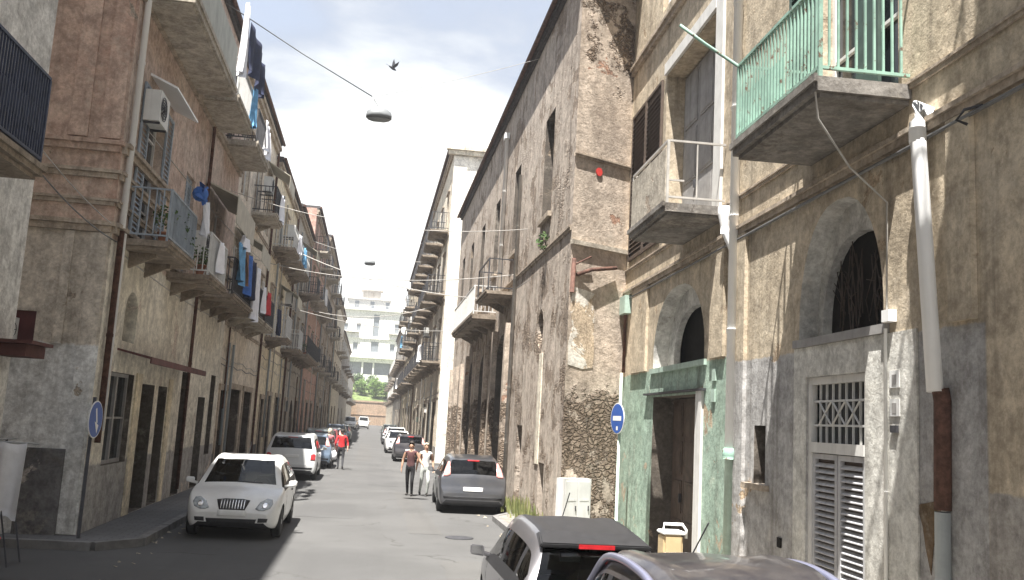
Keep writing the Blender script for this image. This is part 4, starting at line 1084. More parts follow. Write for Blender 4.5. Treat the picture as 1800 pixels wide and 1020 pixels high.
for x, lab in ((-22, 'grey block half hidden behind the left houses beside the pale hill building'), (24, 'cream block half hidden behind the right houses beside the pale hill building')):
    rb = empty('hill_building', (x, 270, 12), lab, 'building'); FB = Frame((x, 266), (1, 0), (0, -1))
    hb = [(rect(-7 + 4 * k, -5.6 + 4 * k, z, z + 2.2), .25) for k in range(4) for z in (17, 21, 25)]
    shell(rb, FB, -9.5, 9.5, 29, 10, hb, 'grey' if x < 0 else 'cream')
    for poly, dep in hb:
        bm = bmesh.new(); FB.box(bm, poly[0][0], poly[1][0], poly[0][1], poly[2][1], -dep - .02, -dep); obj('window', bm, M['hazepane'], rb)
    bm = bmesh.new(); FB.box(bm, -9.8, 9.8, 29.003, 29.4, -10.2, .4); obj('roof', bm, M['roof'], rb)

# ------------------------------------------------------------------ cars
def paint(name, c, metal=0., rough=.3):
    t = NT(name); n = t.noise(3.5, 6, .7, v=t.objpos()); z = t.xyz(t.objpos())[2]
    dust = t.math('MULTIPLY', t.step(n, .3, .75), .18)
    t.color(t.mix(dust, c, (.33, .30, .26)))
    t.b.inputs['Coat Weight'].default_value = .6; t.b.inputs['Coat Roughness'].default_value = .06
    return t.done(rough, .5, metal)
def glassmat(name, tint, alpha):
    m = bpy.data.materials.new(name); m.use_nodes = True; nt = m.node_tree; n = nt.nodes; n.clear()
    o = n.new('ShaderNodeOutputMaterial'); tr = n.new('ShaderNodeBsdfTransparent'); gl = n.new('ShaderNodeBsdfGlossy'); gl.inputs['Roughness'].default_value = .03
    tr.inputs['Color'].default_value = (*tint, 1); fr = n.new('ShaderNodeFresnel'); fr.inputs['IOR'].default_value = alpha
    mx = n.new('ShaderNodeMixShader'); nt.links.new(fr.outputs[0], mx.inputs[0]); nt.links.new(tr.outputs[0], mx.inputs[1]); nt.links.new(gl.outputs[0], mx.inputs[2]); nt.links.new(mx.outputs[0], o.inputs[0])
    return m
M['carglass'] = glassmat('car glass', (.42, .50, .47), 1.55)
M['cardark'] = glassmat('dark car glass', (.10, .12, .125), 1.6)
M['rubber'] = simple('black rubber', (.02, .02, .021), .75, var=.2, scale=12)
M['trim'] = simple('black plastic trim', (.025, .025, .027), .5, var=.15, scale=9)
M['seat'] = simple('dark seat cloth', (.06, .06, .065), .9, var=.2, scale=9)
M['alloy'] = simple('alloy rim', (.45, .46, .47), .35, var=.08, metal=.7)
M['chrome'] = simple('chrome', (.7, .7, .7), .15, var=.03, metal=1)
M['lampclear'] = simple('clear headlamp', (.38, .41, .43), .12, var=.3, scale=18, spec=.8)
M['lampred'] = simple('red tail lamp', (.42, .02, .025), .18, var=.2, scale=14, spec=.7)
M['plate'] = simple('number plate', (.74, .74, .72), .5, var=.04)

def pchip(X, n):
    X = np.asarray(X, float); N = len(X); d = X[1:] - X[:-1]; m = np.zeros_like(X)
    for i in range(1, N - 1):
        a, b = d[i - 1], d[i]; k = (a * b) > 0
        m[i] = np.where(k, 2 * a * b / np.where(k, a + b, 1), 0)
    m[0], m[-1] = d[0], d[-1]
    out = []
    for i in range(N - 1):
        for j in range(n):
            t = j / n
            out.append((2 * t**3 - 3 * t**2 + 1) * X[i] + (t**3 - 2 * t**2 + t) * m[i] + (-2 * t**3 + 3 * t**2) * X[i + 1] + (t**3 - t**2) * m[i + 1])
    out.append(X[-1]); return np.array(out)
def catmull(X, n):
    X = np.asarray(X, float); P = np.vstack([2 * X[0] - X[1], X, 2 * X[-1] - X[-2]]); out = []
    for i in range(1, len(P) - 2):
        for j in range(n):
            t = j / n
            out.append(.5 * (2 * P[i] + (P[i + 1] - P[i - 1]) * t + (2 * P[i - 1] - 5 * P[i] + 4 * P[i + 1] - P[i + 2]) * t**2 + (3 * P[i] - P[i - 1] - 3 * P[i + 1] + P[i + 2]) * t**3))
    out.append(X[-1]); return np.array(out)

HATCH = dict(st=[(-1.90, .70, .60, .36, .50, .56), (-1.885, .765, .69, .28, .57, .63), (-1.845, .80, .735, .24, .68, .76), (-1.80, .815, .735, .22, .88, .98),
                 (-1.62, .83, .645, .21, .945, 1.28), (-1.42, .838, .59, .20, .95, 1.44), (-.9, .845, .60, .19, .935, 1.50), (-.2, .85, .615, .18, .915, 1.52),
                 (.30, .85, .60, .18, .90, 1.475), (.72, .845, .655, .18, .885, 1.24), (1.10, .84, .73, .18, .86, .965), (1.45, .825, .715, .19, .80, .87),
                 (1.72, .775, .655, .21, .69, .755), (1.85, .70, .59, .25, .56, .62), (1.90, .61, .53, .33, .47, .52)], rb=3, rr=5, rf=8, cw=10, ax=(-1.18, 1.24), R=.30, tail='high')
MPV = dict(st=[(-1.90, .72, .64, .36, .50, .56), (-1.885, .78, .71, .28, .60, .66), (-1.86, .815, .75, .24, .78, .86), (-1.83, .83, .75, .22, .96, 1.06),
               (-1.72, .835, .68, .21, 1.0, 1.40), (-1.60, .84, .645, .20, 1.0, 1.56), (-1.0, .85, .66, .19, .99, 1.63), (-.2, .85, .67, .18, .97, 1.65),
               (.35, .85, .655, .18, .95, 1.60), (.80, .85, .69, .18, .94, 1.34), (1.20, .84, .74, .18, .92, 1.03), (1.50, .82, .71, .19, .84, .92),
               (1.74, .77, .655, .21, .72, .80), (1.86, .70, .59, .25, .58, .64), (1.90, .61, .53, .33, .48, .53)], rb=3, rr=5, rf=8, cw=10, ax=(-1.2, 1.25), R=.31, tail='low')
MICRO = dict(st=[(-1.28, .62, .55, .38, .52, .58), (-1.265, .68, .62, .30, .62, .70), (-1.24, .72, .66, .26, .80, .90), (-1.20, .74, .655, .24, .94, 1.04),
                 (-1.08, .75, .60, .22, .98, 1.34), (-.92, .755, .565, .21, .98, 1.50), (-.55, .76, .575, .20, .97, 1.56), (-.1, .76, .58, .19, .95, 1.55),
                 (.25, .76, .565, .19, .93, 1.47), (.55, .76, .605, .19, .92, 1.24), (.80, .755, .66, .19, .90, 1.0), (.98, .74, .655, .20, .84, .92),
                 (1.14, .70, .60, .22, .72, .80), (1.24, .63, .53, .26, .58, .64), (1.28, .55, .48, .34, .48, .53)], rb=3, rr=5, rf=8, cw=10, ax=(-.88, .90), R=.29, tail='low')

def surf_patch(bm, bvh, outline, axis, off, depth=.02, rings=4, mi=0):
    """a panel following the body: outline in the plane across the axis, projected onto the shell"""
    o = []
    n0 = len(outline)
    for i in range(n0):
        a, b = outline[i], outline[(i + 1) % n0]
        for k in range(4): o.append((a[0] + (b[0] - a[0]) * k / 4, a[1] + (b[1] - a[1]) * k / 4))
    cx = sum(p[0] for p in o) / len(o); cz = sum(p[1] for p in o) / len(o)
    ax = Vector(axis)
    def proj(u, v):
        src = Vector((u, 0, v)) if abs(ax.y) > .5 else Vector((0, u, v))
        src = src + ax * 3
        h = bvh.ray_cast(src, -ax)
        if h[0] is None: return None
        nn = h[1] if h[1].dot(ax) > 0 else -h[1]
        return h[0] + nn * off
    last = None
    last = ax * 1.0
    grid = []
    cv = proj(cx, cz)
    if cv is None: return
    for r in range(1, rings + 1):
        row = []
        for u, v in o:
            p = proj(cx + (u - cx) * r / rings, cz + (v - cz) * r / rings)
            if p is None: p = row[-1].copy() if row else cv.copy()
            row.append(p)
        grid.append(row)
    c = bm.verts.new(cv); R = [[bm.verts.new(p) for p in row] for row in grid]; n = len(o)
    skirt = [bm.verts.new(p - ax * depth) for p in grid[-1]]
    for k in range(n):
        j = (k + 1) % n
        bm.faces.new([c, R[0][k], R[0][j]]).smooth = True
        for r in range(rings - 1): bm.faces.new([R[r][k], R[r + 1][k], R[r + 1][j], R[r][j]]).smooth = True
        bm.faces.new([R[-1][k], skirt[k], skirt[j], R[-1][j]])
    for f in bm.faces: f.material_index = mi

def wheel_meshes(R, w=.185):
    b = bmesh.new(); lathe(b, [(R * .62, -w / 2 + .01), (R * .80, -w / 2), (R * .95, -w / 2 + .015), (R, -w / 2 + .04), (R, w / 2 - .04), (R * .95, w / 2 - .015), (R * .80, w / 2), (R * .62, w / 2 - .01)], 28, 'x')
    a = bmesh.new(); lathe(a, [(R * .64, w / 2 - .012), (R * .60, w / 2 - .02), (R * .57, w / 2 - .07), (R * .2, w / 2 - .075), (.0, w / 2 - .07)], 28, 'x')
    for k in range(5):
        t = 2 * math.pi * k / 5; d = Vector((0, math.cos(t), math.sin(t))); q = Vector((0, -math.sin(t), math.cos(t))) * .035
        x0, x1 = w / 2 - .06, w / 2 - .012
        p0, p1 = d * R * .1, d * R * .61
        hexa(a, [Vector((x0, 0, 0)) + p0 - q, Vector((x0, 0, 0)) + p0 + q, Vector((x0, 0, 0)) + p1 + q * .7, Vector((x0, 0, 0)) + p1 - q * .7,
                 Vector((x1, 0, 0)) + p0 - q, Vector((x1, 0, 0)) + p0 + q, Vector((x1 - .006, 0, 0)) + p1 + q * .7, Vector((x1 - .006, 0, 0)) + p1 - q * .7])
    lathe(a, [(R * .17, w / 2 - .05), (R * .16, w / 2 - .005), (0, w / 2)], 16, 'x')
    return b, a

def make_car(name, spec, mat, glass='cardark', sx=1., sy=1., sz=1., roofmat=None, front='soft', tail=None, interior=True, spoiler=False, plate=True):
    su, sv = 4, 4
    st = np.array(spec['st'], float); st[:, 0] *= sy; st[:, 1:3] *= sx; st[:, 3:] *= sz
    sec = []
    for y, wd, wr, bo, be, to in st:
        be = min(be, to - .03)
        sec.append([(0, y, bo), (.80 * wd, y, bo), (.955 * wd, y, bo + .12 * (be - bo)), (wd, y, bo + .5 * (be - bo)), (.985 * wd, y, be), (wr, y, to - min(.05, .4 * (to - be))), (.55 * wr, y, to - .014), (0, y, to)])
    sec = np.array(sec)
    den = pchip(sec.reshape(len(sec), -1), su).reshape(-1, 8, 3)
    rows = np.array([catmull(d, sv) for d in den])            # U x V x 3
    U, V = rows.shape[:2]
    bm = bmesh.new()
    full = []
    for u in range(U):
        right = [bm.verts.new(rows[u, v]) for v in range(V)]
        left = [bm.verts.new((-rows[u, v, 0], rows[u, v, 1], rows[u, v, 2])) for v in range(V - 2, 0, -1)]
        full.append((right, left))
    ring = [r + l for r, l in full]; n = len(ring[0])
    rb, rr_, rf, cw = spec['rb'] * su, spec['rr'] * su, spec['rf'] * su, spec['cw'] * su
    mid = (rr_ + rf) // 2 + 1
    for u in range(U - 1):
        for k in range(n):
            v = k if k < V - 1 else n - 1 - k
            f = bm.faces.new([ring[u][k], ring[u][(k + 1) % n], ring[u + 1][(k + 1) % n], ring[u + 1][k]]); f.smooth = True
            mi = 0
            if 4 * sv + 1 <= v < 5 * sv - 1 and rb + 3 <= u < cw - 1:
                mi = 1
                if u in (mid, rr_ + 1): mi = 2
            elif v == 4 * sv and rb + 3 <= u < cw - 1: mi = 2
            elif v >= 5 * sv + 1:
                if rf + 1 <= u < cw - 1: mi = 3
                elif rb + 1 <= u < rr_ - 1: mi = 4
                elif roofmat and rr_ - 1 <= u <= rf: mi = 5
            elif v < 2 * sv and mi == 0 and (v < sv + 2): mi = 2
            f.material_index = mi
    for q in (0, -1):
        f = bm.faces.new(ring[q]); f.material_index = 0
    bmesh.ops.recalc_face_normals(bm, faces=bm.faces)
    bvh = BVHTree.FromBMesh(bm)
    me = bpy.data.meshes.new('shell'); bm.to_mesh(me); bm.free()
    mats = [mat, M[glass], M['trim'], M[glass], M[glass], M[roofmat] if roofmat else mat]
    for m in mats: me.materials.append(m)
    tmp = bpy.data.objects.new('shell', me); C.objects.link(tmp)
    # wheel wells
    R = spec['R']; ya = [spec['ax'][0] * sy, spec['ax'][1] * sy]; hw = spec['st'][7][1] * sx
    cb = bmesh.new()
    for y in ya:
        for s in (-1, 1):
            lathe(cb, [(R + .045, s * (hw - .24)), (R + .045, s * (hw + .2))], 28, 'x', (0, y, R))
    bmesh.ops.recalc_face_normals(cb, faces=cb.faces)
    for f in cb.faces: f.material_index = 2; f.smooth = False
    cm = bpy.data.meshes.new('cut'); cb.to_mesh(cm); cb.free()
    for m in mats: cm.materials.append(m)
    cut = bpy.data.objects.new('cut', cm); C.objects.link(cut)
    md = tmp.modifiers.new('b', 'BOOLEAN'); md.object = cut; md.operation = 'DIFFERENCE'; md.solver = 'EXACT'
    dg = bpy.context.evaluated_depsgraph_get(); dg.update()
    ev = bpy.data.meshes.new_from_object(tmp.evaluated_get(dg))
    bpy.data.objects.remove(tmp); bpy.data.objects.remove(cut)
    root = empty(name, (0, 0, 0), None, None)
    groups = {0: 'body', 2: 'body', 5: 'body', 1: 'side_window', 3: 'windscreen', 4: 'rear_window'}
    for gname in ('body', 'side_window', 'windscreen', 'rear_window'):
        b = bmesh.new(); b.from_mesh(ev)
        bmesh.ops.delete(b, geom=[f for f in b.faces if groups.get(f.material_index, 'body') != gname], context='FACES')
        if gname == 'body':
            obj('body', b, [mat, M[glass], M['trim'], mat, mat, M[roofmat] if roofmat else mat], root)
        elif gname == 'side_window':
            for s in (-1, 1):
                q = b.copy()
                bmesh.ops.delete(q, geom=[f for f in q.faces if f.calc_center_median().x * s < 0], context='FACES')
                for f in q.faces: f.material_index = 0
                obj(gname, q, M[glass], root)
            b.free()
        else:
            for f in b.faces: f.material_index = 0
            obj(gname, b, M[glass], root)
    # wheels
    for y in ya:
        for s in (-1, 1):
            a, b = wheel_meshes(R)
            rot = Matrix.Rotation(math.pi if s < 0 else 0, 4, 'Z')
            for q in (a, b): bmesh.ops.transform(q, matrix=Matrix.Translation((s * (hw - .105), y, R)) @ rot, verts=q.verts)
            wo = obj('wheel', a, M['rubber'], root); obj('rim', b, M['alloy'], wo)
    # interior
    zb = spec['st'][7][4] * sz; cwy = st[spec['cw'], 0]
    if interior:
        for s in (-1, 1):
            for y, hh in ((.05 * sy, .62), (-.85 * sy, .56)):
                if y < -.5 and spec is MICRO: continue
                b = bmesh.new()
                hexa(b, [(s * .36 - .22, y - .05, .45), (s * .36 + .22, y - .05, .45), (s * .36 + .22, y + .07, .45), (s * .36 - .22, y + .07, .45),
                         (s * .36 - .19, y - .22, .45 + hh), (s * .36 + .19, y - .22, .45 + hh), (s * .36 + .19, y - .13, .45 + hh), (s * .36 - .19, y - .13, .45 + hh)])
                box(b, s * .36 - .11, s * .36 + .11, y - .24, y - .16, .49 + hh, .66 + hh); box(b, s * .36 - .22, s * .36 + .22, y, y + .45, .36, .5)
                obj('seat', b, M['seat'], root)
        b = bmesh.new(); box(b, -.62 * sx, .62 * sx, cwy - .5, cwy - .12, .62, zb + .02); obj('dashboard', b, M['seat'], root)
        b = bmesh.new(); c = Vector((-.36, cwy - .6, zb + .0)); rr2 = [c + Vector((.18 * math.cos(t), .05 * math.sin(t), .17 * math.sin(t))) for t in [2 * math.pi * k / 18 for k in range(19)]]; tube(b, rr2, .014, 6, cap=False); obj('steering_wheel', b, M['trim'], root)
        b = bmesh.new(); box(b, -.7 * sx, .7 * sx, -1.4 * sy, 1.0 * sy, .30, .34); obj('floor', b, M['seat'], root)
    F_, B_ = (0, 1, 0), (0, -1, 0)
    X_, Z_ = (lambda l: [(x * sx, z * sz) for x, z in l]), None
    def patch(nm, pts, axis, m, off=.006, par=root, depth=.02):
        b = bmesh.new(); surf_patch(b, bvh, pts, axis, off, depth)
        if len(b.verts): return obj(nm, b, M[m], par)
        b.free()
    hb = spec['st'][11][4]                                     # bonnet edge height
    for s in (-1, 1):
        if front == 'round':
            pts = [(.40, .585), (.47, .70), (.58, .765), (.675, .755), (.70, .68), (.66, .60), (.55, .555), (.46, .555)]
        else:
            pts = [(.38, hb - .20), (.42, hb - .11), (.62, hb - .04), (.70, hb - .05), (.705, hb - .14), (.60, hb - .21)]
        h = patch('headlight', X_([(s * x, z) for x, z in pts]), F_, 'lampclear', .008)
        cx = sum(p[0] for p in pts) / len(pts); cz = sum(p[1] for p in pts) / len(pts)
        if h: patch('reflector', X_([(s * (cx + .05 * math.cos(a)), cz + .05 * math.sin(a)) for a in [2 * math.pi * k / 10 for k in range(10)]]), F_, 'chrome', .012, h)
        patch('fog_lamp', X_([(s * .46, .34), (s * .62, .35), (s * .635, .42), (s * .47, .42)]), F_, 'trim', .006)
    if front == 'round':
        g = patch('grille', X_([(-.29, .725), (-.22, .55), (.22, .55), (.29, .725), (.15, .745), (-.15, .745)]), F_, 'trim', .012)
        for k in range(9):
            x = -.2 + .05 * k; patch('grille_bar', X_([(x - .006, .565), (x + .006, .565), (x + .007, .725), (x - .007, .725)]), F_, 'chrome', .02, g)
        patch('bumper_grille', X_([(-.42, .33), (.42, .33), (.44, .40), (-.44, .40)]), F_, 'trim', .008)
    else:
        patch('grille', X_([(-.34, hb - .24), (.34, hb - .24), (.36, hb - .16), (-.36, hb - .16)]), F_, 'trim', .008)
        patch('bumper_grille', X_([(-.38, .33), (.38, .33), (.40, .41), (-.40, .41)]), F_, 'trim', .008)
    if plate:
        patch('number_plate', [(-.26, .445), (.26, .445), (.26, .545), (-.26, .545)] if front == 'round' else [(-.26, .44), (.26, .44), (.26, .54), (-.26, .54)], F_, 'plate', .02)
        zr = .60 if spec is HATCH else .80
        patch('number_plate', [(-.26, zr * sz), (.26, zr * sz), (.26, (zr + .105) * sz), (-.26, (zr + .105) * sz)], B_, 'plate', .015)
    tl = tail or spec['tail']
    for s in (-1, 1):
        if tl == 'high': pts = [(.56, 1.02), (.63, .98), (.735, .98), (.70, 1.15), (.62, 1.36), (.575, 1.36)]
        elif tl == 'tall': pts = [(.66, .62), (.80, .64), (.80, 1.0), (.72, 1.38), (.655, 1.40), (.67, 1.0)]
        else: pts = [(.64, .72), (.79, .72), (.80, .92), (.74, .96), (.65, .92)]
        patch('tail_light', X_([(s * x, z * sz) for x, z in pts]), B_, 'lampred', .01)
    b = bmesh.new(); zt = .47 * sz
    patch('bumper_strip', X_([(-.70, .40), (.70, .40), (.72, .46), (-.72, .46)]), B_, 'trim', .008)
    # door seams, handles, mirrors, wipers
    for s in (-1, 1):
        patch('door_handle', [(-.42 * sy, zb - .12), (-.24 * sy, zb - .12), (-.24 * sy, zb - .085), (-.42 * sy, zb - .085)], (s, 0, 0), 'trim', .018)
        for y in (.72 * sy, -.5 * sy):
            patch('door_seam', [(y - .006, .36), (y + .006, .36), (y + .006, zb - .02), (y - .006, zb - .02)], (s, 0, 0), 'trim', .002, depth=.004)
        b = bmesh.new(); my = cwy - .32 * sy
        hexa(b, [(s * (hw + .02), my - .03, zb + .02), (s * (hw + .19), my - .02, zb + .04), (s * (hw + .17), my + .09, zb + .06), (s * (hw + .02), my + .10, zb + .03),
                 (s * (hw + .03), my - .03, zb + .15), (s * (hw + .19), my - .02, zb + .155), (s * (hw + .17), my + .08, zb + .13), (s * (hw + .03), my + .09, zb + .12)])
        hexa(b, [(s * (hw - .1), my, zb + .0), (s * (hw + .04), my, zb + .03), (s * (hw + .04), my + .07, zb + .03), (s * (hw - .1), my + .07, zb + .0), (s * (hw - .1), my, zb + .05), (s * (hw + .04), my, zb + .08), (s * (hw + .04), my + .07, zb + .08), (s * (hw - .1), my + .07, zb + .05)])
        bmesh.ops.bevel(b, geom=b.edges[:], offset=.014, segments=2, affect='EDGES')
        mo = obj('mirror', b, mat, root)
        b = bmesh.new(); box(b, min(s * (hw + .05), s * (hw + .17)), max(s * (hw + .05), s * (hw + .17)), my - .034, my - .0285, zb + .05, zb + .14); obj('mirror_glass', b, M['chrome'], mo)
    patch('wiper', [(-.45, st[spec['cw'], 5] + .03), (.05, st[spec['cw'], 5] + .05), (.05, st[spec['cw'], 5] + .062), (-.45, st[spec['cw'], 5] + .045)], F_, 'trim', .012)
    zt = st[spec['rr'], 5]; yr = st[spec['rr'], 0]
    if spoiler:
        wr = st[spec['rr'], 2]
        b = bmesh.new()
        hexa(b, [(-wr * .98, yr + .22, zt + .0), (wr * .98, yr + .22, zt + .0), (wr * 1.02, yr - .16, zt - .075), (-wr * 1.02, yr - .16, zt - .075), (-wr * .9, yr + .22, zt + .035), (wr * .9, yr + .22, zt + .035), (wr * .98, yr - .17, zt - .03), (-wr * .98, yr - .17, zt - .03)])
        bmesh.ops.bevel(b, geom=b.edges[:], offset=.012, segments=2, affect='EDGES')
        so = obj('spoiler', b, M['trim'], root)
        b = bmesh.new(); box(b, -.17, .17, yr - .185, yr - .165, zt - .072, zt - .034); obj('brake_light', b, M['lampred'], so)
    else:
        patch('brake_light', [(-.16, zt - .06), (.16, zt - .06), (.16, zt - .035), (-.16, zt - .035)], B_, 'lampred', .012)
    b = bmesh.new(); tube(b, [(0, st[spec['rf'], 0] - .1, st[spec['rf'], 5] + .01), (0, st[spec['rf'], 0] - .45, st[spec['rf'], 5] + .3)], .006, 5); obj('antenna', b, M['trim'], root)
    return root
def place(o, x, y, rot, label, group=None, z=0.):
    o.location = (x, y, z); o.rotation_euler = (0, 0, math.radians(rot)); tag(o, label, 'car', group); return o
def recolor(o, mat, old):
    for ch in o.children:
        for i, sl in enumerate(ch.material_slots):
            if sl.material in old:
                sl.link = 'OBJECT'; sl.material = mat

P_white = paint('white car paint', (.80, .80, .78)); P_white2 = paint('pale silver car paint', (.62, .63, .63), .1)
P_grey = paint('dark grey car paint', (.13, .135, .15), .75, .28); P_silver = paint('silver car paint', (.21, .205, .22), .7, .35)
P_black = paint('black car paint', (.03, .028, .034), .2, .3); P_blue = paint('steel blue car paint', (.16, .22, .30), .5, .3)
P_red = paint('dark red car paint', (.22, .03, .035), .2, .3); P_dgreen = paint('grey green car paint', (.12, .14, .13), .4, .32)
white_hatch = make_car('parked_car', HATCH, P_white, 'cardark', 1.05, 1.02, .99, front='round')
place(white_hatch, -2.42, 20.0, 0, 'white small hatchback with round headlights and upright grille facing the camera'); white_hatch.rotation_euler.z = math.radians(180)
grey_hatch = make_car('parked_car', HATCH, P_grey, 'cardark', 1.09, 1.02, .99)
PALERED = simple('pale tail lamp', (.60, .27, .25), .2, var=.3, scale=14, spec=.7)
for ch in grey_hatch.children:
    if ch.name.startswith('tail_light'): ch.data = ch.data.copy(); ch.data.materials[0] = PALERED
place(grey_hatch, 2.90, 26.4, -1.5, 'dark grey hatchback seen from behind beside the low corner house')
silver_hatch = make_car('parked_car', HATCH, P_silver, 'carglass',   .90, .95, .975, roofmat='trim', spoiler=True, tail='low')
place(silver_hatch, 2.2, 10.0, -1, 'silver small car with black roof and red brake light on its spoiler')
micro = make_car('parked_car', MICRO, P_black, 'carglass', 1.05, 1.0, 1.05)
st = np.array(MICRO['st']); RAIL = paint('blue silver rail', (.24, .25, .36), .5, .3)
for s in (-1, 1):
    pts = [Vector((s * (st[i, 2] * 1.05 + .03 + (.09 if i in (3, 10) else 0)), st[i, 0], st[i, 5] * 1.05 - .045)) for i in (3, 4, 5, 6, 7, 8, 9, 10)]
    dn = catmull([tuple(p) for p in pts], 5); b = bmesh.new(); tube(b, [tuple(q) for q in dn], .028, 8); obj('roof_rail', b, RAIL, micro)
place(micro, 2.36, 6.35, 0, 'black two seater microcar with silver blue roof rails at the bottom edge of the view')
mpv = make_car('parked_car', MPV, P_white2, 'cardark', 1.0, 1.05, 1.0, tail='low')
mpv.scale = (1.08, 1, 1); place(mpv, -2.68, 36.0, 0, 'white tall car with red tail lights, parked behind the white hatchback')
allp = [P_white, P_grey, P_silver, P_black, P_white2]
def more(src, mat, x, y, rot, label, sc=(1, 1, 1), group=None):
    c = copy_tree(src); recolor(c, mat, allp); place(c, x, y, rot, label, group); c.scale = sc; return c
more(grey_hatch, P_blue, -2.45, 43.6, 0, 'steel blue car parked just beyond the white tall car on the left')
more(mpv, P_dgreen, -2.5, 49.5, 0, 'grey green tall car parked beyond the steel blue car on the left')
more(white_hatch, P_red, -2.5, 56, 180, 'dark red car parked on the left among the row past the pedestrians')
more(grey_hatch, P_grey, -2.5, 63, 0, 'dark grey car in the far left row, next after the dark red one')
more(mpv, P_blue, -2.5, 72, 180, 'blue tall car parked far along the left side')
more(grey_hatch, P_dgreen, -2.4, 84, 0, 'grey green car parked farthest in the left row before the white vans')
more(mpv, P_white, -3.0, 150, 180, 'white tall van facing the camera at the far left end of the street', (1.15, 1.2, 1.25))
more(mpv, P_white2, -1.0, 165, 180, 'white tall van standing in the roadway at the far end of the street', (1.15, 1.2, 1.3))
more(white_hatch, P_white, 2.05, 64, 180, 'white hatchback facing the camera on the right far behind the two walkers')
more(grey_hatch, P_black, 2.35, 53, 0, 'black hatchback on the right between the two walkers and the white hatchback')
more(mpv, P_white2, 2.1, 72, 180, 'white tall car on the right directly behind the facing white hatchback')
more(grey_hatch, P_grey, 2.1, 82, 0, 'dark grey car on the right beyond the white tall car')
more(mpv, P_dgreen, 2.1, 93, 180, 'grey green tall car farthest along the right kerb')

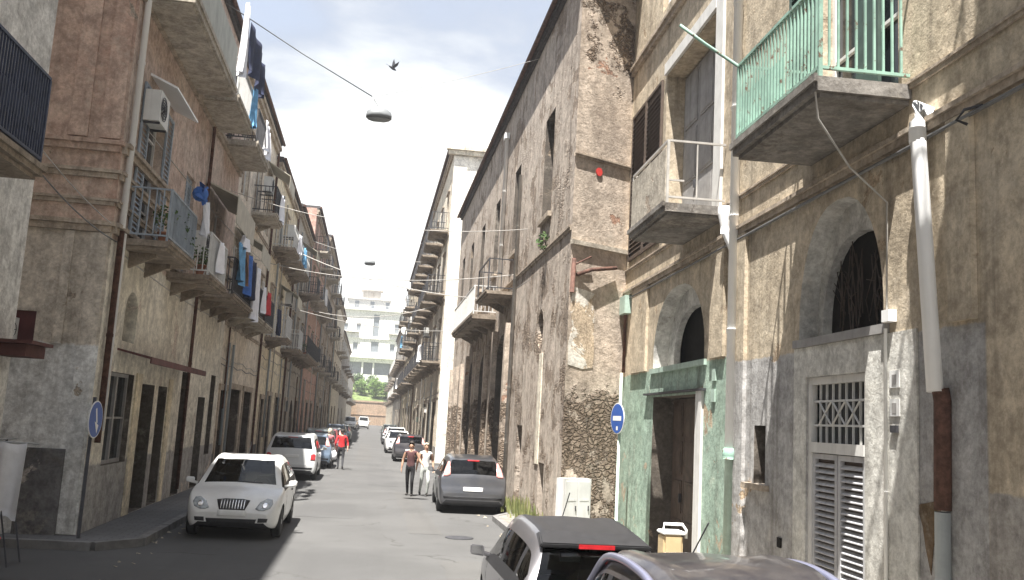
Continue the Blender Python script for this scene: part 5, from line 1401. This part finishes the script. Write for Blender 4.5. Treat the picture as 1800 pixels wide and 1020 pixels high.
# ------------------------------------------------------------------ people
SKIN = simple('skin', (.42, .25, .17), .6, var=.06); HAIRD = simple('dark hair', (.025, .018, .014), .7, var=.3); HAIRP = simple('pale hair', (.55, .48, .36), .75, var=.15)
EYE = simple('eye', (.02, .015, .012), .3, var=.1); LIP = simple('lips', (.30, .11, .09), .5, var=.1); SHOE = simple('dark shoes', (.03, .026, .024), .6)
def cloth_m(n, c): return simple(n, c, .88, var=.15, scale=9, bump=.2, obj=True)
def person(loc, rot, h, top, leg, label, pose, hair, sleeve='long', longhair=False):
    """one skinned body; pose gives the joints of arms and legs"""
    k = h / 1.72
    V, E, R, L = [], [], [], []
    def v(p, r, lab, par=None):
        V.append(Vector(p) * k); R.append((r[0] * k, r[1] * k) if isinstance(r, tuple) else (r * k, r * k)); L.append(lab)
        if par is not None: E.append((par, len(V) - 1))
        return len(V) - 1
    pel = v((0, 0, .94), (.15, .105), 'leg'); wa = v((0, 0, 1.08), (.135, .095), 'top', pel); ch = v((0, .01, 1.28), (.165, .11), 'top', wa); sh = v((0, 0, 1.41), (.13, .085), 'top', ch)
    nk = v((0, .01, 1.50), .052, 'skin', sh); hd = v((0, .03, 1.60), (.076, .092), 'skin', nk); cr = v((0, .02, 1.69), (.06, .07), 'skin', hd)
    hands = []
    for s, key in ((-1, 'l'), (1, 'r')):
        el, wr = pose['arm_' + key]
        a = v((s * .185, 0, 1.40), .06, 'top', sh); e = v(el, .043, 'top' if sleeve == 'long' else 'skin', a); m = v(((Vector(el) + Vector(wr)) / 2), .04, 'top' if sleeve == 'long' else 'skin', e); w_ = v(wr, .028, 'skin', m)
        d = (Vector(wr) - Vector(el)).normalized(); pm = v(Vector(wr) + d * .05, (.036, .02), 'skin', w_)
        hands.append((Vector(wr), d, s, pm))
        kn, an, toe = pose['leg_' + key]
        hp = v((s * .09, 0, .86), .088, 'leg', pel); kk = v(kn, .062, 'leg', hp); aa = v(an, .042, 'leg', kk); heel = v(Vector(an) + Vector((0, -.02, -.045)), .042, 'shoe', aa); tt = v(toe, .036, 'shoe', heel)
    # fingers and thumb of each hand
    for wr, d, s, pm in hands:
        side = d.cross(Vector((s, 0, 0))); side = side.normalized() if side.length > .01 else Vector((0, 1, 0))
        for i, ln in enumerate((.068, .078, .072, .055)):
            off = side * (.024 - .016 * i); inn = Vector((-s, 0, 0))
            f1 = v(wr + d * .09 + off, .009, 'skin', pm); f2 = v(wr + d * (.09 + ln * .55) + off + inn * .008, .0085, 'skin', f1); v(wr + d * (.09 + ln * .95) + off + inn * .024, .007, 'skin', f2)
        t1 = v(wr + d * .045 + side * .04, .011, 'skin', pm); v(wr + d * .085 + side * .052 + Vector((-s, 0, 0)) * .012, .009, 'skin', t1)
    me = bpy.data.meshes.new('p'); me.from_pydata(V, E, []); o = bpy.data.objects.new('p', me); C.objects.link(o)
    md = o.modifiers.new('s', 'SKIN'); md.use_smooth_shade = True
    for i, sv in enumerate(me.skin_vertices[0].data): sv.radius = R[i]; sv.use_root = (i == 0)
    sb = o.modifiers.new('u', 'SUBSURF'); sb.levels = 2; sb.render_levels = 2
    dg = bpy.context.evaluated_depsgraph_get(); dg.update(); ev = bpy.data.meshes.new_from_object(o.evaluated_get(dg)); bpy.data.objects.remove(o)
    mats = {'skin': 0, 'top': 1, 'leg': 2, 'shoe': 3}
    segs = [(V[a], V[b], L[b]) for a, b in E]
    bm = bmesh.new(); bm.from_mesh(ev)
    for f in bm.faces:
        c = f.calc_center_median(); best = None
        for a, b, lab in segs:
            ab = b - a; t = max(0, min(1, (c - a).dot(ab) / max(1e-9, ab.length_squared))); dd = (c - a - ab * t).length
            if best is None or dd < best[0]: best = (dd, lab)
        f.material_index = mats[best[1]]; f.smooth = True
    fy = .03 * k
    def blob(c, r, mi, n=8):
        g = bmesh.ops.create_icosphere(bm, subdivisions=2, radius=1); 
        bmesh.ops.transform(bm, matrix=Matrix.Translation(Vector(c) * k) @ Matrix.Diagonal((*[x * k for x in r], 1)), verts=g['verts'])
        for q in g['verts']:
            for f in q.link_faces: f.material_index = mi; f.smooth = True
    blob((0, .125, 1.585), (.014, .02, .022), 0)
    for s in (-1, 1): blob((s * .032, .108, 1.61), (.012, .008, .008), 4); blob((s * .083, .02, 1.60), (.012, .022, .03), 0)
    blob((0, .112, 1.545), (.024, .008, .007), 5)
    root = obj('person', bm, [SKIN, top, leg, SHOE, EYE, LIP])
    hb = bmesh.new(); g = bmesh.ops.create_icosphere(hb, subdivisions=3, radius=1)
    for q in list(hb.verts):
        if q.co.z < -.35 - (0.5 if longhair and q.co.y < .2 else 0) or (q.co.y > .55 and q.co.z < .5): hb.verts.remove(q)
    bmesh.ops.transform(hb, matrix=Matrix.Translation(Vector((0, .012, 1.645)) * k) @ Matrix.Diagonal((.094 * k, .108 * k, (.115 if not longhair else .14) * k, 1)), verts=hb.verts)
    obj('hair', hb, hair, root, smooth=True)
    root.location = loc; root.rotation_euler = (0, 0, math.radians(rot)); tag(root, label, 'person'); return root
WALK = dict(arm_l=((-.27, -.06, 1.14), (-.27, .06, .90)), arm_r=((.27, .03, 1.14), (.27, -.10, .90)), leg_l=((-.095, .16, .50), (-.09, .08, .09), (-.10, .22, .035)), leg_r=((.095, -.02, .49), (.09, -.20, .13), (.10, -.08, .035)))
STAND = dict(arm_l=((-.26, -.02, 1.13), (-.25, .10, .90)), arm_r=((.26, .03, 1.15), (.10, .25, 1.10)), leg_l=((-.10, .02, .49), (-.11, -.01, .085), (-.13, .14, .035)), leg_r=((.10, .02, .49), (.10, 0, .085), (.12, .15, .035)))
OUT = dict(arm_l=((-.30, .02, 1.17), (-.42, .16, 1.05)), arm_r=((.27, -.02, 1.14), (.28, .06, .89)), leg_l=((-.10, .12, .49), (-.10, .04, .085), (-.11, .19, .035)), leg_r=((.09, -.04, .49), (.09, -.16, .11), (.10, -.02, .035)))
person((-1.14, 41.9, 0), 4, 1.74, cloth_m('bright red jacket', (.72, .035, .04)), cloth_m('charcoal trousers', (.045, .045, .05)), 'person in bright red jacket and dark trousers walking away, carrying a white bag', WALK, HAIRD)
person((-1.75, 43.2, 0), 20, 1.70, cloth_m('pink top', (.55, .20, .22)), cloth_m('navy trousers', (.02, .022, .05)), 'person with pale hair in pink top beside the one in red', STAND, HAIRP, longhair=True)
person((1.40, 29.5, 0), 165, 1.66, cloth_m('dark brown top', (.10, .045, .045)), cloth_m('black trousers', (.015, .015, .017)), 'person in dark brown top and black trousers holding an arm out beside the grey car', OUT, HAIRD, sleeve='short', longhair=True)
person((1.88, 29.8, 0), 190, 1.64, cloth_m('white shirt', (.80, .80, .78)), cloth_m('pale grey trousers', (.46, .48, .45)), 'person in white shirt and pale trousers walking next to the grey car', WALK, HAIRP, sleeve='short')
# the white bag held by the walker in red
bm = bmesh.new(); bp = Vector((-1.44, 41.95, .42))
lathe(bm, [(.0, 0), (.10, .0), (.14, .1), (.13, .28), (.07, .36), (.03, .40)], 12, c=bp); tube(bm, [bp + UP * .38, bp + Vector((.02, 0, .47)), bp + UP * .38 + Vector((.04, 0, 0))], .008, 5)
tag(obj('shopping_bag', bm, M['whitecloth'], base=bp), 'white plastic shopping bag hanging from the hand of the walker in red', 'bag')
bm = bmesh.new(); bp = Vector((-1.80, 42.98, .95))
g = bmesh.ops.create_icosphere(bm, subdivisions=3, radius=1)
for q in bm.verts: q.co = bp + Vector((q.co.x * .24, q.co.y * .16, q.co.z * .33 + .04 * math.sin(q.co.x * 5)))
for f in bm.faces: f.smooth = True
tag(obj('sack', bm, M['navy'], base=bp), 'bulging navy sack carried on the hip of the pale haired walker', 'bag')

# ------------------------------------------------------------------ signs, lamps, wires, washing
def disc_sign(x, y, z, nrm, polemat, top, label, arrow):
    r = empty('road_sign', (x, y, 0), label, 'road sign')
    n = Vector((nrm[0], nrm[1], 0)).normalized(); a = Vector((-n.y, n.x, 0)); c = Vector((x, y, z)) + n * .045
    bm = bmesh.new(); tube(bm, [(x, y, .05), (x, y, top)], .03, 10); obj('pole', bm, M[polemat], r)
    def disk(rad, d0, d1):
        bm = bmesh.new(); R = []
        for d in (d0, d1): R.append([bm.verts.new(c + (a * math.cos(t) + UP * math.sin(t)) * rad + n * d) for t in [2 * math.pi * k / 32 for k in range(32)]])
        for k in range(32): bm.faces.new([R[0][k], R[0][(k + 1) % 32], R[1][(k + 1) % 32], R[1][k]])
        bm.faces.new(R[0]); bm.faces.new(R[1]); return bm
    p = obj('sign_plate', disk(.32, 0, .012), M['signwhite'], r)
    obj('face', disk(.30, .013, .016), M['signblue'], p)
    bm = bmesh.new()
    def poly(pts):
        f = [bm.verts.new(c + a * u + UP * v + n * .0185) for u, v in pts]; bm.faces.new(f)
    if arrow == 'bar':
        poly([(-.2, -.045), (.2, -.045), (.2, .05), (-.2, .05)]); poly([(-.03, -.24), (.05, -.24), (.05, -.16), (-.03, -.16)])
    else:
        poly([(-.06, .18), (-.005, .2), (.08, -.05), (.025, -.07)]); poly([(-.05, -.03), (.14, -.1), (.08, -.24)])
    obj('symbol', bm, M['signwhite'], p)
    return r
disc_sign(5.1, 18.42, 2.66, (-.985, -.17), 'signback', 3.6, 'round blue road sign with white bar on pale green pole beside the green doorway', 'bar')
disc_sign(-4.7, 16.72, 2.12, (.97, -.07), 'iron', 2.5, 'round blue road sign with white arrow on dark pole at the red house corner', 'arrow')

def wire(pts, r, label, mat='cable', sag=.0, group=None, name='cable'):
    a, b = Vector(pts[0]), Vector(pts[-1]); q = []
    if len(pts) == 2:
        for i in range(17):
            t = i / 16; p = a.lerp(b, t); p.z -= sag * 4 * t * (1 - t); q.append(p)
    else: q = pts
    bm = bmesh.new(); tube(bm, q, r, 6); return tag(obj(name, bm, M[mat], base=a), label, 'cable', group)
def hanging_lamp(x, y, z, label):
    r = empty('street_lamp', (x, y, z), label, 'street lamp')
    bm = bmesh.new(); R = []
    for s, wd, t in ((-.36, .03, .06), (-.34, .10, .13), (-.2, .16, .20), (.0, .18, .23), (.2, .16, .20), (.34, .10, .13), (.36, .03, .06)):
        R.append([bm.verts.new((x + s, y + wd * math.cos(u), z + .0 + 1.5 * t * max(0, math.sin(u)) + .0)) for u in [2 * math.pi * k / 16 for k in range(16)]])
    for i in range(len(R) - 1):
        for k in range(16): bm.faces.new([R[i][k], R[i][(k + 1) % 16], R[i + 1][(k + 1) % 16], R[i + 1][k]]).smooth = True
    for q in (R[0], R[-1]): bm.faces.new(q)
    tube(bm, [(x - .18, y, z + .08), (x - .20, y, z + .62)], .032, 6); tube(bm, [(x + .12, y, z + .08), (x - .16, y, z + .58)], .012, 6); tube(bm, [(x, y, z + .3), (x - .19, y, z + .6)], .03, 6); tube(bm, [(x + .2, y, z + .1), (x + .12, y, z + .22), (x - .1, y, z + .3)], .02, 6)
    obj('housing', bm, M['lampgrey'], r)
    bm = bmesh.new(); R = []
    for s, wd, t in ((-.33, .02, .02), (-.3, .08, .06), (-.15, .14, .10), (.15, .14, .10), (.3, .08, .06), (.33, .02, .02)):
        R.append([bm.verts.new((x + s, y + wd * math.cos(u), z - .005 - t * max(0, math.sin(u)))) for u in [2 * math.pi * k / 16 for k in range(16)]])
    for i in range(len(R) - 1):
        for k in range(16): bm.faces.new([R[i][k], R[i][(k + 1) % 16], R[i + 1][(k + 1) % 16], R[i + 1][k]]).smooth = True
    obj('bowl', bm, M['lampglass'], r)
    return r
hanging_lamp(-.38, 25, 10.72, 'grey boat shaped street lamp hanging high over the street on the nearer span wire')
hanging_lamp(-.75, 60, 12.3, 'small grey street lamp hanging on the farther span wire against the white sky')
wire([(-4.84, 25, 13.6), (-2.6, 25, 12.35), (-.58, 25, 11.32)], .016, 'dark span wire running down from the red house to the nearer hanging lamp')
wire([(-.58, 25, 11.32), (4.1, 25, 13.0)], .007, 'thin faint wire from the nearer hanging lamp up to the corner house roof', 'palecable', .05)
wire([(-4.75, 60, 13.6), (3.6, 60, 12.8)], .018, 'span wire carrying the farther hanging lamp', 'palecable', .45)
wire([(-4.8, 46, 10.6), (4.1, 33, 6.9)], .02, 'pale cable crossing the street from the ochre house to the corner house balcony', 'palecable', .5)
wire([(-4.9, 36, 8.2), (4.1, 27.6, 7.0)], .014, 'lower pale cable crossing the street to the corner house', 'palecable', .45)
wire([(4.1, 33, 6.9), (4.12, 19.6, 6.35)], .016, 'pale cable along the corner house front to its iron bracket', 'palecable', .15)
wire([(-4.75, 60, 9.9), (-4.7, 76, 5.9)], .03, 'sloping pale cable on the front of the pink house', 'palecable', .1)
wire([(-5.0, 12.6, 5.9), (-4.82, 17.6, 5.35)], .012, 'cable strung across the alley to the corner of the red house', 'cable', .18)
wire([(-5.0, 12.3, 6.25), (-4.85, 17.3, 5.6)], .009, 'upper thin cable strung across the alley to the red house', 'palecable', .12)
wire([(4.1, 20.5, 13.25), (-.6, 9, 17.5)], .008, 'thin wire rising from the corner house roof towards the sky', 'palecable', .3)

for (a, b, r_, sg, lab) in (((-4.85, 29, 9.2), (4.1, 25.4, 8.0), .011, .5, 'thin cable crossing from the red house to the corner house between its upper windows'), ((-4.9, 38, 7.0), (4.1, 42, 6.6), .014, .5, 'thin cable crossing from the beige building to the far part of the corner house'),
                            ((-4.7, 55, 8.6), (3.6, 52, 9.0), .02, .7, 'sagging cable crossing from the dark grey building to the white ended building'), ((-4.85, 17.6, 7.9), (-4.8, 40, 8.6), .012, .25, 'long cable along the fronts of the red and beige houses'),
                            ((-4.85, 18, 5.2), (-4.83, 30, 5.15), .015, .12, 'cable along the ground floor cornice of the red house')):
    wire([a, b], r_, lab, 'palecable', sg)
# washing
G_ = 'washing hung out on the balconies'
def wash(F, s0, s1, zt, h, d, mat, name, label, shirt=False): return laundry(name, F, s0, s1, zt, h, d, mat, label, 'laundry', G_, shirt)
wash(FL, 25.4, 26.5, 6.95, 1.05, 1.0, 'cyan', 'hanging_sheet', 'light blue sheet hung on the dark first floor balcony of the red house')
wash(FL, 25.5, 26.3, 7.2, .35, 1.05, 'whitecloth', 'hanging_towel', 'white cloth folded over the line above the light blue sheet')
wash(FL, 26.55, 27.2, 6.9, .9, 1.0, 'browncloth', 'hanging_shirt', 'brown shirt hung next to the light blue sheet', True)
wash(FL, 27.25, 28.1, 6.95, 1.2, 1.0, 'blue', 'hanging_trousers', 'blue trousers hung on the dark balcony of the red house')
wash(FL, 28.15, 29.0, 6.9, 1.15, 1.02, 'navy', 'hanging_trousers', 'navy trousers hung near the far end of the red house balcony')
wash(FL, 29.1, 29.75, 6.9, 1.7, 1.0, 'whitecloth', 'hanging_sheet', 'long white sheet hung at the far end of the red house balcony')
wash(FL, 23.5, 25.6, 12.5, 1.25, 1.05, 'navy', 'hanging_blanket', 'dark navy blanket hung from a line high above the white railed balcony')
wash(FL, 25.65, 26.4, 12.3, .95, 1.05, 'navy', 'hanging_trousers', 'smaller dark navy garment hung beside the navy blanket')
wash(FL, 22.75, 23.0, 12.7, 1.9, .98, 'whitecloth', 'hanging_sheet', 'narrow white sheet hung between the two high balconies of the red house')
wash(FL2, 31.6, 32.5, 6.6, .9, 1.02, 'whitecloth', 'hanging_towel', 'white towel hung on the long dark balcony of the beige building')
wash(FL2, 33.0, 34.0, 6.6, .8, 1.02, 'redcloth', 'hanging_towel', 'red towel hung on the long dark balcony of the beige building')
wash(FL3, 42.4, 43.3, 10.55, .9, 1.0, 'whitecloth', 'hanging_sheet', 'white sheet hung on the second floor of the ochre building')
wash(F4, 84, 85.5, 13.5, 1.0, 1.15, 'whitecloth', 'hanging_sheet', 'white sheet hung on an upper balcony of the ochre building on the right')
wash(F4, 86, 87.2, 10, 1.0, 1.15, 'cyan', 'hanging_sheet', 'pale blue sheet hung on a middle balcony of the ochre building on the right')
wash(F4, 92.5, 93.8, 6.3, 1.0, 1.15, 'whitecloth', 'hanging_sheet', 'white sheet hung on a low balcony of the ochre building on the right')
wash(F3, 52, 53.2, 6.6, .9, 1.05, 'whitecloth', 'hanging_sheet', 'white sheet hung on the lowest balcony of the white ended building')
for F, s, z, w_, lab in ((FL2, 32.0, 8.1, 2.4, 'beige roll down awning on the first floor of the beige building'), (FL2, 38.4, 12.2, 2.2, 'beige roll down awning high on the beige building'), (FL3, 46.0, 8.2, 2.4, 'beige roll down awning on the yellow ochre building'), (FL4, 55.5, 12.1, 2.4, 'beige roll down awning on the dark grey building')):
    bm = bmesh.new(); Q = F.P
    hexa(bm, [Q(s - w_ / 2, z + .3, .02), Q(s + w_ / 2, z + .3, .02), Q(s + w_ / 2, z + .33, .02), Q(s - w_ / 2, z + .33, .02), Q(s - w_ / 2, z - .25, .95), Q(s + w_ / 2, z - .25, .95), Q(s + w_ / 2, z - .22, .95), Q(s - w_ / 2, z - .22, .95)])
    for k in range(9):
        a = s - w_ / 2 + w_ * k / 9; F.box(bm, a + .005, a + w_ / 9 - .005, z - .75 - .04 * (k % 2), z - .22, .952, .966)
    tag(obj('awning', bm, M['canvas'], base=F.P(s, z, 0)), lab, 'awning', 'awnings over the balconies')
wash(FL, 22.3, 23.1, 6.4, .75, 1.0, 'whitecloth', 'hanging_sheet', 'white sheet draped on the white railed first floor balcony of the red house')
wash(FL, 25.2, 25.8, 11.35, 1.1, 1.0, 'cyan', 'hanging_towel', 'pale blue towel hung on the upper white railed balcony')
wash(FL, 28.0, 29.4, 11.3, .9, 1.0, 'whitecloth', 'hanging_sheet', 'white sheet hung over the last upper balcony of the red house')
wash(FL2, 35.0, 36.2, 10.65, 1.0, .95, 'whitecloth', 'hanging_sheet', 'white sheet hung on the second floor of the beige building')
wash(FL2, 37.6, 38.4, 6.5, 1.0, .95, 'navy', 'hanging_trousers', 'dark trousers hung at the far end of the beige building')
wash(FL3, 45.4, 46.3, 10.5, .9, 1.0, 'cyan', 'hanging_sheet', 'pale blue sheet hung on the yellow ochre building')
wash(FL5, 64, 65.2, 11, 1.1, .95, 'whitecloth', 'hanging_sheet', 'white sheet hung on the pink building')
aircon(FL, 26.2, 11.6, .05, 'white air conditioner on the upper floor of the red house')
aircon(FL2, 32.9, 7.3, .05, 'white air conditioner on the first floor of the beige building')
# blue pinwheel-like rag and white pole on the first balcony
bm = bmesh.new(); c = FL.P(19.9, 6.95, .9)
for k in range(7):
    a = 2 * math.pi * k / 7; p = c + FL.t * .42 * math.cos(a) + UP * .26 * math.sin(a) + FL.n * .1 * math.sin(3 * a)
    q = c + FL.t * .3 * math.cos(a + .5) + UP * .2 * math.sin(a + .5)
    for o_ in (0, .02): quad(bm, [c + FL.n * o_, p + FL.n * (o_ + .05), q + FL.n * (o_ + .1), c + FL.n * (o_ + .02) + UP * .05])
g = bmesh.ops.create_icosphere(bm, subdivisions=2, radius=.17); bmesh.ops.translate(bm, verts=g['verts'], vec=c)
tag(obj('tied_rag', bm, M['blue'], base=c), 'crumpled bright blue rag tied on the first balcony rail of the red house', 'cloth')
laundry('hanging_strip', FL, 20.35, 20.5, 6.9, .75, .95, 'whitecloth', 'narrow white strip hanging beside the blue rag', 'cloth')
for i, (s, hh, lab) in enumerate(((18.3, .6, 'leafy pot plant at the near end of the first balcony of the red house'), (19.3, .9, 'tall leafy pot plant on the first balcony of the red house, under the air conditioner'), (19.95, .55, 'bushy pot plant beneath the blue rag on the first balcony'), (22.2, .5, 'small pot plant on the white railed balcony of the red house'))):
    pot_plant(FL.P(s, 5.512, .62), hh, lab)
pot_plant(FL4.P(54, 5.612, .75), .8, 'green pot plant on the heavy balcony of the dark grey building')
pot_plant(FL4.P(58, 5.612, .75), 1.1, 'tall green pot plant on the heavy balcony of the dark grey building')
# air conditioners and dishes
aircon(FL, 18.35, 7.9, .06, 'white air conditioner over the first balcony door of the red house, under the white hood', .75, .62)
aircon(FA, 1.6, 3.35, .05, 'small white air conditioner beside the dark red shutter in the alley', .5, .45)
aircon(FL, 24.35, 6.35, .05, 'white air conditioner on the red house between its two long first floor balconies')
aircon(FL2, 34.9, 10.6, .3, 'white air conditioner on the second floor of the beige building')
aircon(FL3, 45.6, 7.6, .3, 'white air conditioner on the first floor of the yellow ochre building')
aircon(FL3, 43.9, 10.6, .3, 'white air conditioner high on the yellow ochre building')
aircon(F3, 58.2, 7.6, .3, 'white air conditioner low on the white ended building')
aircon(F4, 83.6, 11, .3, 'white air conditioner on the ochre building on the right')
for F, s, z, d, lab in ((F4, 80.6, 13.6, 1.0, 'satellite dish on the top balcony of the ochre building on the right'), (F4, 85.1, 10.0, 1.0, 'satellite dish on a middle balcony of the ochre building on the right')):
    dish(F, s, z, d, lab)
def antenna(x, y, z, label):
    r = empty('roof_antenna', (x, y, z), label, 'antenna', 'television antennas on the roofs'); bm = bmesh.new(); tube(bm, [(x, y, z), (x, y, z + 2.6)], .025, 6); obj('mast', bm, M['steel'], r)
    bm = bmesh.new(); tube(bm, [(x - .6, y - .3, z + 2.4), (x + .6, y + .3, z + 2.4)], .012, 5)
    for k in range(7):
        t = -.55 + 1.1 * k / 6; tube(bm, [(x + t + .15, y + t * .5 - .3, z + 2.4), (x + t - .15, y + t * .5 + .3, z + 2.4)], .008, 4)
    obj('boom', bm, M['steel'], r)
antenna(-5.6, 66, 16.3, 'television antenna on the roof of the pink house'); antenna(-5.4, 72, 16.3, 'television antenna farther back on the roof of the pink house'); antenna(4.8, 88, 17.65, 'television antenna on the roof of the ochre building on the right'); antenna(4.6, 56, 17.75, 'television antenna on the roof of the white ended building')
# clothes rack in the alley mouth
r = empty('clothes_rack', (-5.35, 14.6, 0), 'folding metal clothes rack standing at the mouth of the alley', 'clothes rack')
bm = bmesh.new()
for y in (14.35, 14.85):
    tube(bm, [(-5.9, y, .02), (-5.35, y, 1.8)], .014, 6); tube(bm, [(-4.95, y, .02), (-5.35, y, 1.8)], .014, 6)
obj('frame', bm, M['iron'], r)
bm = bmesh.new()
for z in (1.8,): tube(bm, [(-5.35, 13.7, z), (-5.35, 15.2, z)], .012, 6)
tube(bm, [(-6.1, 14.35, 1.78), (-4.8, 14.35, 1.78)], .012, 6); tube(bm, [(-6.1, 14.6, 1.76), (-4.8, 14.6, 1.76)], .012, 6); obj('rail', bm, M['steel'], r)
FR = Frame((-5.5, 14.3), (1, 0), (0, -1))
laundry('hanging_shirt', FR, -.05, .62, 1.78, 1.05, .0, 'whitecloth', 'white shirt hung on the clothes rack in the alley', 'laundry')
laundry('hanging_towel', FR, -.6, -.1, 1.77, .7, .1, 'whitecloth', 'small white towel hung next to the white shirt on the rack', 'laundry')
bm = bmesh.new(); c = Vector((-5.5, 14.9, .02)); lathe(bm, [(0, 0), (.16, 0), (.2, .3), (.215, .3), (.215, .33), (.185, .33), (.15, .03)], 18, c=c); tag(obj('bucket', bm, M['redmark'], base=c), 'red plastic bucket on the ground beside the clothes rack', 'bucket')
# yellow bin
c = Vector((4.52, 13.3, .12)); r = empty('plastic_bin', c, 'yellow plastic bin with white lid on the pavement before the green doorway', 'bin')
bm = bmesh.new(); box(bm, c.x - .15, c.x + .15, c.y - .15, c.y + .15, .14, .96); bmesh.ops.bevel(bm, geom=bm.edges[:], offset=.03, segments=2, affect='EDGES'); obj('body', bm, M['yellow'], r)
bm = bmesh.new(); box(bm, c.x - .165, c.x + .18, c.y - .165, c.y + .165, .96, 1.01); bmesh.ops.bevel(bm, geom=bm.edges[:], offset=.015, segments=2, affect='EDGES')
tube(bm, [(c.x - .12, c.y, 1.0), (c.x - .1, c.y, 1.1), (c.x + .18, c.y, 1.1), (c.x + .24, c.y, 1.02), (c.x + .24, c.y, .9)], .022, 8); obj('lid', bm, M['whitepvc'], r)
# bird
bm = bmesh.new(); c = Vector((-.17, 40, 18.1))
lathe(bm, [(0, -.22), (.03, -.18), (.06, -.05), (.065, .05), (.045, .14), (.02, .2), (0, .22)], 10, 'x', c)
for s in (-1, 1):
    pts = [(-.06, 0, .02), (.08, 0, .02), (.1, s * .28, .14), (-.02, s * .62, .24), (-.06, s * .36, .13)]
    a = [bm.verts.new(c + Vector((x, y * .5 + x * .1, z + abs(y) * .25))) for x, y, z in pts]; b = [bm.verts.new(v.co + Vector((0, 0, .012))) for v in a]
    for i in range(5): bm.faces.new([a[i], a[(i + 1) % 5], b[(i + 1) % 5], b[i]])
    bm.faces.new(a); bm.faces.new(b)
hexa(bm, [c + Vector(p) for p in ((-.2, -.02, 0), (-.36, -.06, -.01), (-.36, .06, -.01), (-.2, .02, 0), (-.2, -.02, .01), (-.36, -.06, 0), (-.36, .06, 0), (-.2, .02, .01))])
bd = tag(obj('bird', bm, M['iron'], base=c), 'small dark bird flying above the nearer hanging lamp', 'bird'); bd.rotation_euler = (.5, .25, .6)

# ------------------------------------------------------------------ air
bm = bmesh.new(); box(bm, -95, 95, -60, 300, -2, 46); bmesh.ops.recalc_face_normals(bm, faces=bm.faces)
hz = tag(obj('haze', bm, bpy.data.materials.new('haze')), kind='stuff'); hm = hz.data.materials[0]; hm.use_nodes = True; n = hm.node_tree.nodes
n.remove(n['Principled BSDF']); pv = n.new('ShaderNodeVolumePrincipled'); pv.inputs['Density'].default_value = .0008; pv.inputs['Color'].default_value = (.93, .95, 1, 1); pv.inputs['Anisotropy'].default_value = .3
hm.node_tree.links.new(pv.outputs[0], n['Material Output'].inputs['Volume'])
